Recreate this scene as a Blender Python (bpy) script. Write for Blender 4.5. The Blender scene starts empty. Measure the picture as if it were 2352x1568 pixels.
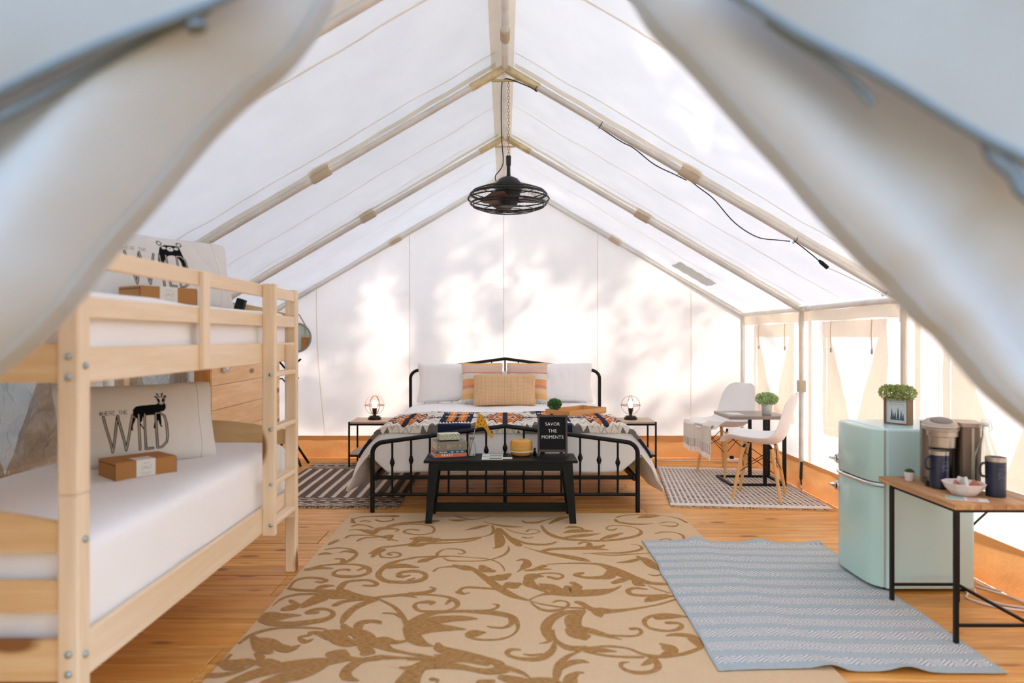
import bpy, bmesh, math, random
import numpy as np
from math import pi, sin, cos, radians, sqrt, hypot, atan2
from mathutils import Vector, Matrix, noise

# ------------------------------------------------------------------ camera, world, sun, exposure
C = bpy.context.scene
col = C.collection
random.seed(7)
cam_d = bpy.data.cameras.new('camera')
cam = bpy.data.objects.new('camera', cam_d); col.objects.link(cam)
cam.location = (0, 0, 1.26); cam.rotation_euler = (pi/2, 0, 0)
cam_d.sensor_width = 36; cam_d.lens = 1568/2352*36
cam_d.shift_x = 16/2352; cam_d.shift_y = -9/2352
cam_d.clip_start = 0.05; cam_d.clip_end = 300
cam_d.dof.use_dof = True; cam_d.dof.focus_distance = 4.9; cam_d.dof.aperture_fstop = 1.5
C.camera = cam
SUN = Vector((0.60, 0.62, 0.50)).normalized()
w = bpy.data.worlds.new('sky'); C.world = w; w.use_nodes = True
wn = w.node_tree; bg = wn.nodes['Background']
sky = wn.nodes.new('ShaderNodeTexSky'); sky.sky_type = 'NISHITA'; sky.sun_disc = False
sky.sun_elevation = math.asin(SUN.z); sky.sun_rotation = atan2(SUN.x, SUN.y)
sky.air_density = 1.0; sky.dust_density = 0.3; sky.ozone_density = 0.4
wb = wn.nodes.new('ShaderNodeMix'); wb.data_type = 'RGBA'; wb.blend_type = 'MULTIPLY'; wb.inputs[0].default_value = 1.0; wb.inputs[7].default_value = (1.06, 0.93, 0.83, 1)   # white balance of the whole sky
wn.links.new(sky.outputs[0], wb.inputs[6]); wn.links.new(wb.outputs[2], bg.inputs[0]); bg.inputs[1].default_value = 0.62
sun_d = bpy.data.lights.new('sun', 'SUN'); sun_d.energy = 1.9; sun_d.angle = radians(0.9); sun_d.color = (1.0, 0.93, 0.84)
sun = bpy.data.objects.new('sun', sun_d); col.objects.link(sun)
sun.rotation_euler = (-SUN).to_track_quat('-Z', 'Y').to_euler(); sun.location = SUN*20
vs = C.view_settings
vs.view_transform = 'Standard'; vs.look = 'None'; vs.gamma = 1.0; vs.use_curve_mapping = False
vs.exposure = 1.75
C.cycles.max_bounces = 8; C.cycles.diffuse_bounces = 5; C.cycles.transmission_bounces = 8; C.cycles.adaptive_threshold = 0.06
C.cycles.transparent_max_bounces = 16
C.cycles.caustics_reflective = False; C.cycles.caustics_refractive = False
C.cycles.sample_clamp_indirect = 8.0

# ------------------------------------------------------------------ materials
def lin(c):
    return tuple((v/255/12.92 if v/255 <= 0.04045 else ((v/255+0.055)/1.055)**2.4) for v in c)
def rgba(c): return lin(c) + (1.0,)
class Mat:
    def __init__(s, name):
        s.m = bpy.data.materials.new(name); s.m.use_nodes = True
        s.n = s.m.node_tree.nodes; s.l = s.m.node_tree.links
        s.p = s.n['Principled BSDF']; s.out = s.n['Material Output']
    def node(s, t, **kw):
        x = s.n.new(t)
        for k, v in kw.items(): setattr(x, k, v)
        return x
    def coords(s, scale=(1, 1, 1), kind='Object', rand=False, rot=(0, 0, 0)):
        tc = s.node('ShaderNodeTexCoord'); mp = s.node('ShaderNodeMapping')
        mp.inputs['Scale'].default_value = scale; mp.inputs['Rotation'].default_value = rot
        s.l.new(tc.outputs[kind], mp.inputs['Vector'])
        if rand:
            oi = s.node('ShaderNodeObjectInfo'); mu = s.node('ShaderNodeVectorMath', operation='SCALE')
            cb = s.node('ShaderNodeCombineXYZ')
            for k in range(3): s.l.new(oi.outputs['Random'], cb.inputs[k])
            mu.inputs['Scale'].default_value = 37.0; s.l.new(cb.outputs[0], mu.inputs[0])
            s.l.new(mu.outputs[0], mp.inputs['Location'])
        return mp.outputs[0]
    def noise(s, vec, scale, detail=4, rough=0.55, dist=0.0):
        t = s.node('ShaderNodeTexNoise'); t.inputs['Scale'].default_value = scale
        t.inputs['Detail'].default_value = detail; t.inputs['Roughness'].default_value = rough
        t.inputs['Distortion'].default_value = dist; s.l.new(vec, t.inputs['Vector']); return t.outputs['Fac']
    def ramp(s, fac, stops):
        r = s.node('ShaderNodeValToRGB'); e = r.color_ramp.elements
        while len(e) < len(stops): e.new(0.5)
        for i, (p, c) in enumerate(stops): e[i].position = p; e[i].color = c if len(c) == 4 else rgba(c)
        s.l.new(fac, r.inputs[0]); return r.outputs[0]
    def bump(s, fac, strength=0.2, dist=0.01, target=None):
        b = s.node('ShaderNodeBump'); b.inputs['Strength'].default_value = strength; b.inputs['Distance'].default_value = dist
        s.l.new(fac, b.inputs['Height']); s.l.new(b.outputs[0], (target or s.p).inputs['Normal']); return b
    def mix(s, fac, a, b, mode='MIX'):
        x = s.node('ShaderNodeMix', data_type='RGBA', blend_type=mode)
        for sock, v in ((x.inputs[0], fac), (x.inputs[6], a), (x.inputs[7], b)):
            if isinstance(v, (int, float)): sock.default_value = v
            elif isinstance(v, tuple): sock.default_value = v if len(v) == 4 else rgba(v)
            else: s.l.new(v, sock)
        return x.outputs[2]

def plain(name, c, rough=0.5, metal=0.0, bump=None, vary=None, spec=None, coat=0.0):
    s = Mat(name); s.p.inputs['Base Color'].default_value = rgba(c)
    s.p.inputs['Roughness'].default_value = rough; s.p.inputs['Metallic'].default_value = metal
    if spec is not None: s.p.inputs['Specular IOR Level'].default_value = spec
    if coat: s.p.inputs['Coat Weight'].default_value = coat; s.p.inputs['Coat Roughness'].default_value = 0.08
    if vary:
        v = s.coords(); f = s.noise(v, vary[0]); k = vary[1]
        s.l.new(s.ramp(f, [(0.3, tuple(max(0, x*(1-k)) for x in c)), (0.7, tuple(min(255, x*(1+k)) for x in c))]), s.p.inputs['Base Color'])
    if bump:
        v = s.coords(); s.bump(s.noise(v, bump[0], 5), bump[1], 0.01)
    return s.m

def wood(name, light, dark, axis=0, scale=1.0, rough=0.55, knots=True, rand=False, var=0.12, knotc=None, coat=0.0):
    s = Mat(name); st = [14.0*scale]*3; st[axis] = 1.1*scale
    v = s.coords(tuple(st), rand=rand)
    g = s.noise(v, 1.6, 5, 0.6, 0.6)
    c1 = s.ramp(g, [(0.25, dark), (0.5, tuple((a+b)/2 for a, b in zip(light, dark))), (0.62, light), (1.0, light)])
    v2 = s.coords((55*scale if axis != 0 else 3*scale, 55*scale if axis != 1 else 3*scale, 55*scale if axis != 2 else 3*scale), rand=rand)
    g2 = s.noise(v2, 2.0, 3, 0.5)
    c2 = s.mix(0.25, c1, s.ramp(g2, [(0.3, dark), (0.7, light)]))
    res = c2
    if knots:
        sc = [7.0*scale]*3; sc[axis] = 2.6*scale
        vk = s.coords(tuple(sc), rand=rand)
        vo = s.node('ShaderNodeTexVoronoi'); vo.inputs['Scale'].default_value = 1.0; vo.inputs['Randomness'].default_value = 1.0
        s.l.new(vk, vo.inputs['Vector'])
        kf = s.ramp(vo.outputs['Distance'], [(0.0, (255, 255, 255)), (0.11, (255, 255, 255)), (0.19, (0, 0, 0))])
        kc = knotc or tuple(x*0.55 for x in dark)
        res = s.mix(kf, c2, kc)
    if rand:
        oi = s.node('ShaderNodeObjectInfo'); hs = s.node('ShaderNodeHueSaturation')
        mr = s.node('ShaderNodeMapRange'); mr.inputs[3].default_value = 1-var; mr.inputs[4].default_value = 1+var
        s.l.new(oi.outputs['Random'], mr.inputs[0]); s.l.new(mr.outputs[0], hs.inputs['Value']); s.l.new(res, hs.inputs['Color']); res = hs.outputs[0]
    s.l.new(res, s.p.inputs['Base Color']); s.p.inputs['Roughness'].default_value = rough
    if coat: s.p.inputs['Coat Weight'].default_value = coat
    s.bump(g2, 0.12, 0.003)
    return s.m

def cloth(name, c, trans=0.0, wr=(6, 0.25), weave=0.15, rough=0.95, weave_scale=900, vary=0.03):
    """fabric: diffuse with an optional share of diffuse transmission"""
    s = Mat(name)
    v = s.coords(); f = s.noise(v, 3.0, 4)
    base = s.ramp(f, [(0.3, tuple(x*(1-vary) for x in c)), (0.7, c)])
    f1 = s.noise(v, wr[0], 5, 0.6); f2 = s.noise(v, weave_scale/4, 2, 0.5)
    b1 = s.node('ShaderNodeBump'); b1.inputs['Strength'].default_value = wr[1]; b1.inputs['Distance'].default_value = 0.03; s.l.new(f1, b1.inputs['Height'])
    b2 = s.node('ShaderNodeBump'); b2.inputs['Strength'].default_value = weave; b2.inputs['Distance'].default_value = 0.002
    s.l.new(f2, b2.inputs['Height']); s.l.new(b1.outputs[0], b2.inputs['Normal'])
    s.l.new(base, s.p.inputs['Base Color']); s.l.new(b2.outputs[0], s.p.inputs['Normal'])
    s.p.inputs['Roughness'].default_value = rough; s.p.inputs['Specular IOR Level'].default_value = 0.15
    if trans:
        t = s.node('ShaderNodeBsdfTranslucent'); s.l.new(base, t.inputs['Color']); s.l.new(b2.outputs[0], t.inputs['Normal'])
        mx = s.node('ShaderNodeMixShader'); mx.inputs[0].default_value = trans
        s.l.new(s.p.outputs[0], mx.inputs[1]); s.l.new(t.outputs[0], mx.inputs[2]); s.l.new(mx.outputs[0], s.out.inputs['Surface'])
    return s.m

def attr_mat(name, rough=0.95, weave=(400, 0.3), spec=0.1):
    s = Mat(name); a = s.node('ShaderNodeAttribute', attribute_name='Col')
    s.l.new(a.outputs['Color'], s.p.inputs['Base Color']); s.p.inputs['Roughness'].default_value = rough
    s.p.inputs['Specular IOR Level'].default_value = spec
    v = s.coords(); s.bump(s.noise(v, weave[0], 2), weave[1], 0.002)
    return s.m

def glass(name, c=(255, 255, 255), rough=0.0, ior=1.45):
    s = Mat(name); s.p.inputs['Base Color'].default_value = rgba(c); s.p.inputs['Roughness'].default_value = rough
    s.p.inputs['Transmission Weight'].default_value = 1.0; s.p.inputs['IOR'].default_value = ior
    return s.m

def emit(name, c, strength):
    s = Mat(name); s.p.inputs['Base Color'].default_value = rgba(c)
    s.p.inputs['Emission Color'].default_value = rgba(c); s.p.inputs['Emission Strength'].default_value = strength
    return s.m

# ------------------------------------------------------------------ mesh builder
class MB:
    def __init__(s): s.v = []; s.f = []; s.mi = []; s.sm = []
    def add(s, vs_, fs_, mi=0, smooth=False, M=None):
        o = len(s.v)
        if M is not None: vs_ = [tuple(M @ Vector(p)) for p in vs_]
        s.v += [tuple(p) for p in vs_]
        for f in fs_: s.f.append(tuple(o+i for i in f)); s.mi.append(mi); s.sm.append(smooth)
        return s
    def box(s, x0, x1, y0, y1, z0, z1, b=0.0, mi=0, M=None):
        if b <= 0:
            P = [(x, y, z) for z in (z0, z1) for y in (y0, y1) for x in (x0, x1)]
            return s.add(P, [(0, 2, 3, 1), (4, 5, 7, 6), (0, 1, 5, 4), (2, 6, 7, 3), (0, 4, 6, 2), (1, 3, 7, 5)], mi, False, M)
        b = min(b, (x1-x0)/2.01, (y1-y0)/2.01, (z1-z0)/2.01)
        bm = bmesh.new(); bmesh.ops.create_cube(bm, size=1)
        for q in bm.verts:
            q.co = Vector(((x0+x1)/2+q.co.x*(x1-x0), (y0+y1)/2+q.co.y*(y1-y0), (z0+z1)/2+q.co.z*(z1-z0)))
        bmesh.ops.bevel(bm, geom=bm.edges[:], offset=b, segments=2 if b > 0.006 else 1, affect='EDGES', profile=0.5)
        bm.verts.index_update()
        s.add([q.co[:] for q in bm.verts], [[q.index for q in f.verts] for f in bm.faces], mi, False, M); bm.free(); return s
    def tube(s, pts, r, n=10, mi=0, cap=True, closed=False, smooth=True, M=None):
        pts = [Vector(p) for p in pts]
        if not isinstance(r, (list, tuple)): r = [r]*len(pts)
        m = len(pts); T = []
        for i in range(m):
            if closed: a, b = pts[i-1], pts[(i+1) % m]
            else: a, b = pts[max(0, i-1)], pts[min(m-1, i+1)]
            T.append((b-a).normalized())
        up = Vector((0, 0, 1)) if abs(T[0].z) < 0.9 else Vector((1, 0, 0))
        u = T[0].cross(up).normalized(); V = []
        for i in range(m):
            u = (u - T[i]*u.dot(T[i])).normalized(); q = T[i].cross(u)
            for k in range(n):
                a = 2*pi*k/n; V.append(pts[i]+(u*cos(a)+q*sin(a))*r[i])
        F = []
        for i in range(m if closed else m-1):
            j = (i+1) % m
            for k in range(n):
                k2 = (k+1) % n; F.append((i*n+k, j*n+k, j*n+k2, i*n+k2)[::-1])
        if cap and not closed: F.append(tuple(range(n))); F.append(tuple(range((m-1)*n, m*n))[::-1])
        return s.add(V, F, mi, smooth, M)
    def lathe(s, prof, n=24, mi=0, c=(0, 0, 0), smooth=True, M=None, sx=1.0, sy=1.0):
        V = []; F = []; m = len(prof)
        for r, z in prof:
            for k in range(n):
                a = 2*pi*k/n; V.append((c[0]+r*cos(a)*sx, c[1]+r*sin(a)*sy, c[2]+z))
        for i in range(m-1):
            for k in range(n):
                k2 = (k+1) % n; F.append((i*n+k, i*n+k2, (i+1)*n+k2, (i+1)*n+k))
        if prof[0][0] > 1e-6: F.append(tuple(range(n))[::-1])
        if prof[-1][0] > 1e-6: F.append(tuple(range((m-1)*n, m*n)))
        return s.add(V, F, mi, smooth, M)
    def prism(s, poly, a0, a1, axis='z', mi=0, M=None, smooth=False):
        n = len(poly)
        def P(p, a): return {'z': (p[0], p[1], a), 'y': (p[0], a, p[1]), 'x': (a, p[0], p[1])}[axis]
        V = [P(p, a0) for p in poly]+[P(p, a1) for p in poly]
        F = [tuple(range(n)), tuple(range(n, 2*n))[::-1]]
        for i in range(n): j = (i+1) % n; F.append((i, n+i, n+j, j))
        return s.add(V, F, mi, smooth, M)
    def grid(s, fn, nu, nv, mi=0, smooth=True, closed_u=False):
        V = [fn(i/(nu), j/(nv)) for j in range(nv+1) for i in range(nu+1)]
        F = [(j*(nu+1)+i, j*(nu+1)+i+1, (j+1)*(nu+1)+i+1, (j+1)*(nu+1)+i) for j in range(nv) for i in range(nu)]
        return s.add(V, F, mi, smooth)
    def build(s, name, mats, parent=None, angle=40, thick=0, loc=None, rotz=0, subsurf=0, fixn=True):
        me = bpy.data.meshes.new(name); me.from_pydata(s.v, [], s.f)
        if not isinstance(mats, (list, tuple)): mats = [mats]
        for m in mats: me.materials.append(m)
        me.polygons.foreach_set('material_index', s.mi)
        me.polygons.foreach_set('use_smooth', [True]*len(s.f) if any(s.sm) else [False]*len(s.f))
        if fixn:
            bm = bmesh.new(); bm.from_mesh(me); bmesh.ops.recalc_face_normals(bm, faces=bm.faces); bm.to_mesh(me); bm.free()
        if any(s.sm): me.set_sharp_from_angle(angle=radians(angle))
        me.update()
        o = bpy.data.objects.new(name, me); col.objects.link(o)
        if loc: o.location = loc
        if rotz: o.rotation_euler = (0, 0, rotz)
        if parent: o.parent = parent
        if thick: md = o.modifiers.new('thick', 'SOLIDIFY'); md.thickness = thick; md.offset = 0
        if subsurf: md = o.modifiers.new('sub', 'SUBSURF'); md.levels = subsurf; md.render_levels = subsurf
        return o

def tag(o, label, cat, group=None):
    o['label'] = label; o['category'] = cat
    if group: o['group'] = group
    return o
def struct(o, label=None):
    o['kind'] = 'structure'
    if label: o['label'] = label
    return o
def stuff(o): o['kind'] = 'stuff'; return o
def thing(name, label, cat, loc=(0, 0, 0), rotz=0, group=None):
    o = bpy.data.objects.new(name, None); col.objects.link(o); o.empty_display_size = 0.1
    o.location = loc; o.rotation_euler = (0, 0, rotz)
    return tag(o, label, cat, group)
def dup(root, loc, rotz=0, label=None):
    r = root.copy(); col.objects.link(r); r.location = loc; r.rotation_euler = (0, 0, rotz)
    if label: r['label'] = label
    for ch in list(root.children):
        c = ch.copy(); col.objects.link(c); c.parent = r
        for g in ch.children:
            d = g.copy(); col.objects.link(d); d.parent = c
    return r
def catmull(P, k=6):
    P = [np.array(p, float) for p in P]; out = []
    for i in range(len(P)-1):
        p0 = P[max(0, i-1)]; p1 = P[i]; p2 = P[i+1]; p3 = P[min(len(P)-1, i+2)]
        for t in range(k):
            t = t/k
            out.append(0.5*((2*p1)+(-p0+p2)*t+(2*p0-5*p1+4*p2-p3)*t*t+(-p0+3*p1-3*p2+p3)*t**3))
    out.append(P[-1]); return [tuple(p) for p in out]
def arc(c, r, a0, a1, n, plane='xz'):
    R = []
    for i in range(n+1):
        a = radians(a0+(a1-a0)*i/n)
        p = (r*cos(a), r*sin(a))
        R.append({'xz': (c[0]+p[0], c[1], c[2]+p[1]), 'xy': (c[0]+p[0], c[1]+p[1], c[2]), 'yz': (c[0], c[1]+p[0], c[2]+p[1])}[plane])
    return R
def set_col(o, arr):
    """arr: one sRGB colour per face"""
    me = o.data; ca = me.color_attributes.new('Col', 'FLOAT_COLOR', 'CORNER')
    a = np.asarray(arr, float)/255.0
    a = np.where(a <= 0.04045, a/12.92, ((a+0.055)/1.055)**2.4)
    n = np.zeros(len(me.polygons), int); me.polygons.foreach_get('loop_total', n)
    L = np.repeat(a, n, axis=0); L = np.hstack([L, np.ones((len(L), 1))]).astype(np.float32)
    ca.data.foreach_set('color', L.ravel())
def pattern_sheet(name, pos, nu, nv, colfn, mat, parent=None, thick=0):
    """fine sheet; pos(u,v) maps 0..1 to a point, colfn(U,V) gives sRGB per cell"""
    mb = MB(); mb.grid(pos, nu, nv)
    o = mb.build(name, mat, parent, angle=80, fixn=False)
    U, V = np.meshgrid((np.arange(nu)+0.5)/nu, (np.arange(nv)+0.5)/nv)
    set_col(o, colfn(U.ravel(), V.ravel()))
    if thick: md = o.modifiers.new('thick', 'SOLIDIFY'); md.thickness = thick; md.offset = -1
    return o
def in_poly(U, V, P):
    ins = np.zeros(U.shape, bool); j = len(P)-1
    for i in range(len(P)):
        xi, yi = P[i]; xj, yj = P[j]
        if yi != yj:
            c = ((yi > V) != (yj > V)) & (U < (xj-xi)*(V-yi)/(yj-yi)+xi); ins ^= c
        j = i
    return ins
def seg_dist(U, V, a, b):
    ax, ay = a; bx, by = b; dx, dy = bx-ax, by-ay; L = dx*dx+dy*dy+1e-12
    t = np.clip(((U-ax)*dx+(V-ay)*dy)/L, 0, 1)
    return np.hypot(U-ax-t*dx, V-ay-t*dy)
def path_dist(U, V, pts):
    d = np.full(U.shape, 9.0)
    for a, b in zip(pts, pts[1:]): d = np.minimum(d, seg_dist(U, V, a, b))
    return d
def text_mesh(txt, size, extrude=0.0, bold=0.0, spacing=1.0):
    cu = bpy.data.curves.new('lettering', 'FONT'); cu.body = txt; cu.size = size; cu.extrude = extrude; cu.offset = bold
    cu.align_x = 'CENTER'; cu.align_y = 'CENTER'; cu.space_character = spacing; cu.resolution_u = 3
    o = bpy.data.objects.new('lettering', cu); col.objects.link(o)
    dg = bpy.context.evaluated_depsgraph_get(); me = bpy.data.meshes.new_from_object(o.evaluated_get(dg))
    bpy.data.objects.remove(o); return me
def text_obj(name, txt, size, mat, parent, M, extrude=0.0006, bold=0.0, spacing=1.0):
    me = text_mesh(txt, size, extrude, bold, spacing); me.transform(M); me.materials.clear(); me.materials.append(mat)
    o = bpy.data.objects.new(name, me); col.objects.link(o); o.parent = parent; return o

# ------------------------------------------------------------------ shared materials
CANVAS_C = (246, 234, 225)
m_canvas = cloth('canvas', CANVAS_C, trans=0.45, wr=(2.2, 0.10), weave=0.10)
m_hem = cloth('canvas_hem', (244, 232, 214), trans=0.72, wr=(8, 0.3))
m_seam = cloth('canvas_seam', (246, 232, 212), trans=0.82, wr=(8, 0.2))
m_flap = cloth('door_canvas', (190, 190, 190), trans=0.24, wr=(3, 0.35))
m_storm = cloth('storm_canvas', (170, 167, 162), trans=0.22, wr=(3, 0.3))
m_skirt = cloth('orange_skirt', (228, 164, 104), trans=0.26, wr=(5, 0.9), rough=0.55)
m_deck = wood('deck_pine', (238, 180, 100), (198, 122, 42), axis=0, scale=1.0, rough=0.42, rand=True, var=0.10, knotc=(150, 92, 44))
m_pole = plain('galvanised_pole', (220, 216, 208), 0.38, 0.2, vary=(6, 0.05))
m_brass = plain('yellow_passivated_fitting', (214, 198, 156), 0.4, 0.4, vary=(12, 0.1))
m_black = plain('black_metal', (9, 9, 11), 0.45, 0.0, spec=0.3)
m_blackw = plain('black_painted_wood', (6, 7, 8), 0.42, 0.0, bump=(60, 0.05), spec=0.25)
m_bunk = wood('bunk_pine', (244, 222, 194), (232, 202, 162), axis=1, scale=0.8, rough=0.5, knotc=(150, 96, 44))
m_bunkz = wood('bunk_pine_upright', (242, 220, 192), (228, 198, 158), axis=2, scale=0.8, rough=0.5, knotc=(140, 90, 42))
m_bunkx = wood('bunk_pine_cross', (234, 202, 154), (216, 172, 116), axis=0, scale=0.8, rough=0.5, knotc=(140, 90, 42))
m_zinc = plain('zinc_bolt', (170, 182, 186), 0.35, 0.9)
m_white_cloth = cloth('white_bedding', (250, 247, 246), wr=(4, 0.28), weave=0.05, vary=0.01)
m_sheet = cloth('white_sheet', (250, 247, 246), wr=(3, 0.35), weave=0.05, vary=0.01)
m_chrome = plain('chrome', (225, 225, 228), 0.12, 1.0)
m_steel = plain('brushed_steel', (190, 180, 168), 0.32, 0.85)
m_white = plain('white_plastic', (238, 236, 236), 0.35)
m_cord_w = plain('white_cord', (226, 222, 218), 0.5)
m_cord_b = plain('black_cord', (26, 22, 22), 0.5)

HX, ZE, ZR = 2.5, 1.5, 2.975        # half width, eave height, ridge height
FR = [1.28, 2.78, 4.28, 5.76, 7.20]  # frames along the tent
SL = (ZR-ZE)/HX
def roof_z(x): return ZR+0.035-SL*abs(x)

# ---- ground and deck
mb = MB(); mb.grid(lambda u, v: (-60+120*u, -60+120*v, -0.45), 4, 4)
struct(mb.build('ground', plain('forest_ground', (112, 104, 82), 0.95, vary=(0.6, 0.3))))
floor = struct(MB().box(-2.62, 2.62, -1.6, 7.32, -0.12, -0.028).build('floor', plain('deck_joists', (96, 66, 40), 0.8)))
PW = 0.140; y = 7.26; row = 0; plank_me = {}
while y > -1.5:
    cuts = [[-2.6, -0.1+0.02*(row % 3), 2.6], [-2.6, 1.02, 2.6], [-2.6, -1.15, 2.6], [-2.6, 0.35, 2.6]][(row*7+row//3) % 4]
    for a, b in zip(cuts, cuts[1:]):
        L = round(b-a, 2)
        if L not in plank_me:
            o = MB().box(-L/2+0.0015, L/2-0.0015, -PW/2+0.0028, PW/2-0.0028, -0.028, 0, 0.0025).build('plank', m_deck, floor)
            plank_me[L] = o.data
        else:
            o = bpy.data.objects.new('plank', plank_me[L]); col.objects.link(o); o.parent = floor
        o.location = ((a+b)/2, y-PW/2, random.uniform(-0.0012, 0))
    y -= PW; row += 1

# ---- canvas shell
def sag(u, v, a=0.012): return a*noise.noise(Vector((u*3.1, v*3.7, 1.3)))
def roof_side(sgn):
    def f(u, v):
        yy = 1.28+v*(7.29-1.28); x = sgn*u*(HX+0.06)
        fr = min(abs(yy-q) for q in FR); bulge = 0.012*sin(pi*min(1, fr/0.74)/1)*sin(pi*u)
        return (x, yy, roof_z(x)-(0.02*(1-min(1, fr/0.7)) * 0)+sag(u*4, yy)+bulge*0.3)
    return f
ceil_ = MB(); ceil_.grid(roof_side(-1), 24, 60); ceil_.grid(roof_side(1), 24, 60)
ceiling = struct(ceil_.build('ceiling', m_canvas, fixn=False))
# ridge band (double canvas) and seams across the slopes
mb = MB()
for sg in (-1, 1):
    mb.grid(lambda u, v: (sg*(0.002+u*(0.085 if sg < 0 else 0.052)), 1.3+v*5.9, roof_z(u*0.085)-0.006), 2, 20)
mb.build('ridge_band', m_seam, ceiling, fixn=False)
for yy in (2.15, 3.10, 4.09, 5.04, 5.62, 6.45):
    for sg in (-1, 1):
        w_ = 0.008 if yy != 3.10 else 0.010
        def f(u, v, sg=sg, yy=yy, w_=w_):
            x = sg*(0.06+u*(HX-0.07)); return (x, yy-w_+2*w_*v, roof_z(x)+sag(u*4, yy)-0.007)
        MB().grid(f, 24, 1).build('roof_seam', m_seam, ceiling, fixn=False)
# frames seen as double canvas sleeves above each rafter
for yy in FR[1:4]:
    for sg in (-1, 1):
        def f(u, v, sg=sg, yy=yy):
            x = sg*(0.06+u*(HX-0.07)); return (x, yy-0.035+0.08*v, roof_z(x)+sag(u*4, yy)-0.0085)
        MB().grid(f, 24, 1).build('rafter_facing', m_hem, ceiling, fixn=False)
# vent patch on the right slope
def f(u, v):
    x = 1.70+u*0.36; yy = 6.63+v*0.34
    return (x, yy, roof_z(x)-0.012+0.004*sin(u*25+v*9))
MB().grid(f, 16, 8).build('canvas_patch', cloth('grey_patch', (212, 208, 198), trans=0.55, wr=(14, 1.0)), ceiling, fixn=False)['label'] = 'wrinkled grey patch sewn to the right roof slope'

# back wall
def wall_back_f(u, v):
    x = -HX-0.05+2*(HX+0.05)*u; zt = roof_z(x)+0.02; z = 0.20+(zt-0.20)*v
    return (x, 7.235+0.010*sin(x*4.1+z)+0.014*noise.noise(Vector((x*1.4, z*1.2, 5))), z)
wall_back = struct(MB().grid(wall_back_f, 60, 40).build('wall_back', m_canvas, fixn=False))
for k, xx in enumerate((-2.0, -1.01, -0.015, 0.98, 1.97)):
    def f(u, v, xx=xx):
        x = xx+0.004*u; zt = roof_z(xx)
        z = 0.2+(zt-0.2)*v; p = wall_back_f((xx+HX+0.05)/(2*HX+0.1), v)
        x = xx-0.005+0.010*u + (0.10*(1-v)**2 if k == 0 else 0)
        return (x, p[1]-0.006, z)
    MB().grid(f, 1, 30).build('wall_seam', m_seam, wall_back, fixn=False)

# side walls, with a window in each bay
def side_wall(sgn, name):
    X = sgn*(HX+0.045)
    def f(u, v):
        yy = 1.28+u*(7.24-1.28); z = 0.20+(ZE+0.03-0.20)*v
        return (X+sgn*0.012*noise.noise(Vector((yy*1.6, z*1.6, 9+sgn)))-sgn*0.02*(1-v), yy, z)
    wl = struct(MB().grid(f, 70, 16).build(name, m_canvas, fixn=False))
    def g(u, v):
        yy = 1.28+u*(7.24-1.28); z = 1.395+0.085*v+0.006*sin(yy*7)
        return (X-sgn*0.012, yy, z)
    MB().grid(g, 60, 2).build('valance', m_hem, wl, fixn=False)
    for q in (4.28, 5.76, 2.78):
        MB().grid(lambda u, v: (X-sgn*0.014, q-0.10+0.055*u-0.02, 0.2+1.2*v), 1, 12).build('wall_facing', m_hem, wl, fixn=False)
        MB().grid(lambda u, v: (X-sgn*0.014, q-0.30+0.007*u, 0.2+1.2*v), 1, 12).build('wall_seam', m_seam, wl, fixn=False)
    return wl
wall_right = side_wall(1, 'wall_right'); wall_left = side_wall(-1, 'wall_left')
m_netting = cloth('window_netting', (246, 234, 218), trans=0.82, wr=(9, 0.5))
m_netting_l = cloth('tan_shaded_netting', (222, 196, 166), trans=0.6, wr=(9, 0.5))  # browner copy: unsunned left side and stacked layers put into the colour
s_ = Mat('clear_window_vinyl'); s_.p.inputs['Base Color'].default_value = (1, 1, 1, 1); s_.p.inputs['Roughness'].default_value = 0.12
tr = s_.node('ShaderNodeBsdfTransparent'); gl = s_.node('ShaderNodeBsdfGlossy'); gl.inputs['Roughness'].default_value = 0.12
fz = s_.node('ShaderNodeFresnel'); fz.inputs[0].default_value = 1.6
mxs = s_.node('ShaderNodeMixShader'); s_.l.new(fz.outputs[0], mxs.inputs[0]); tl = s_.node('ShaderNodeBsdfTranslucent'); tl.inputs[0].default_value = (0.95, 0.95, 0.95, 1); mx0 = s_.node('ShaderNodeMixShader'); mx0.inputs[0].default_value = 0.22; s_.l.new(tr.outputs[0], mx0.inputs[1]); s_.l.new(tl.outputs[0], mx0.inputs[2]); s_.l.new(mx0.outputs[0], mxs.inputs[1]); s_.l.new(gl.outputs[0], mxs.inputs[2]); s_.l.new(mxs.outputs[0], s_.out.inputs['Surface'])
m_vinyl = s_.m
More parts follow.
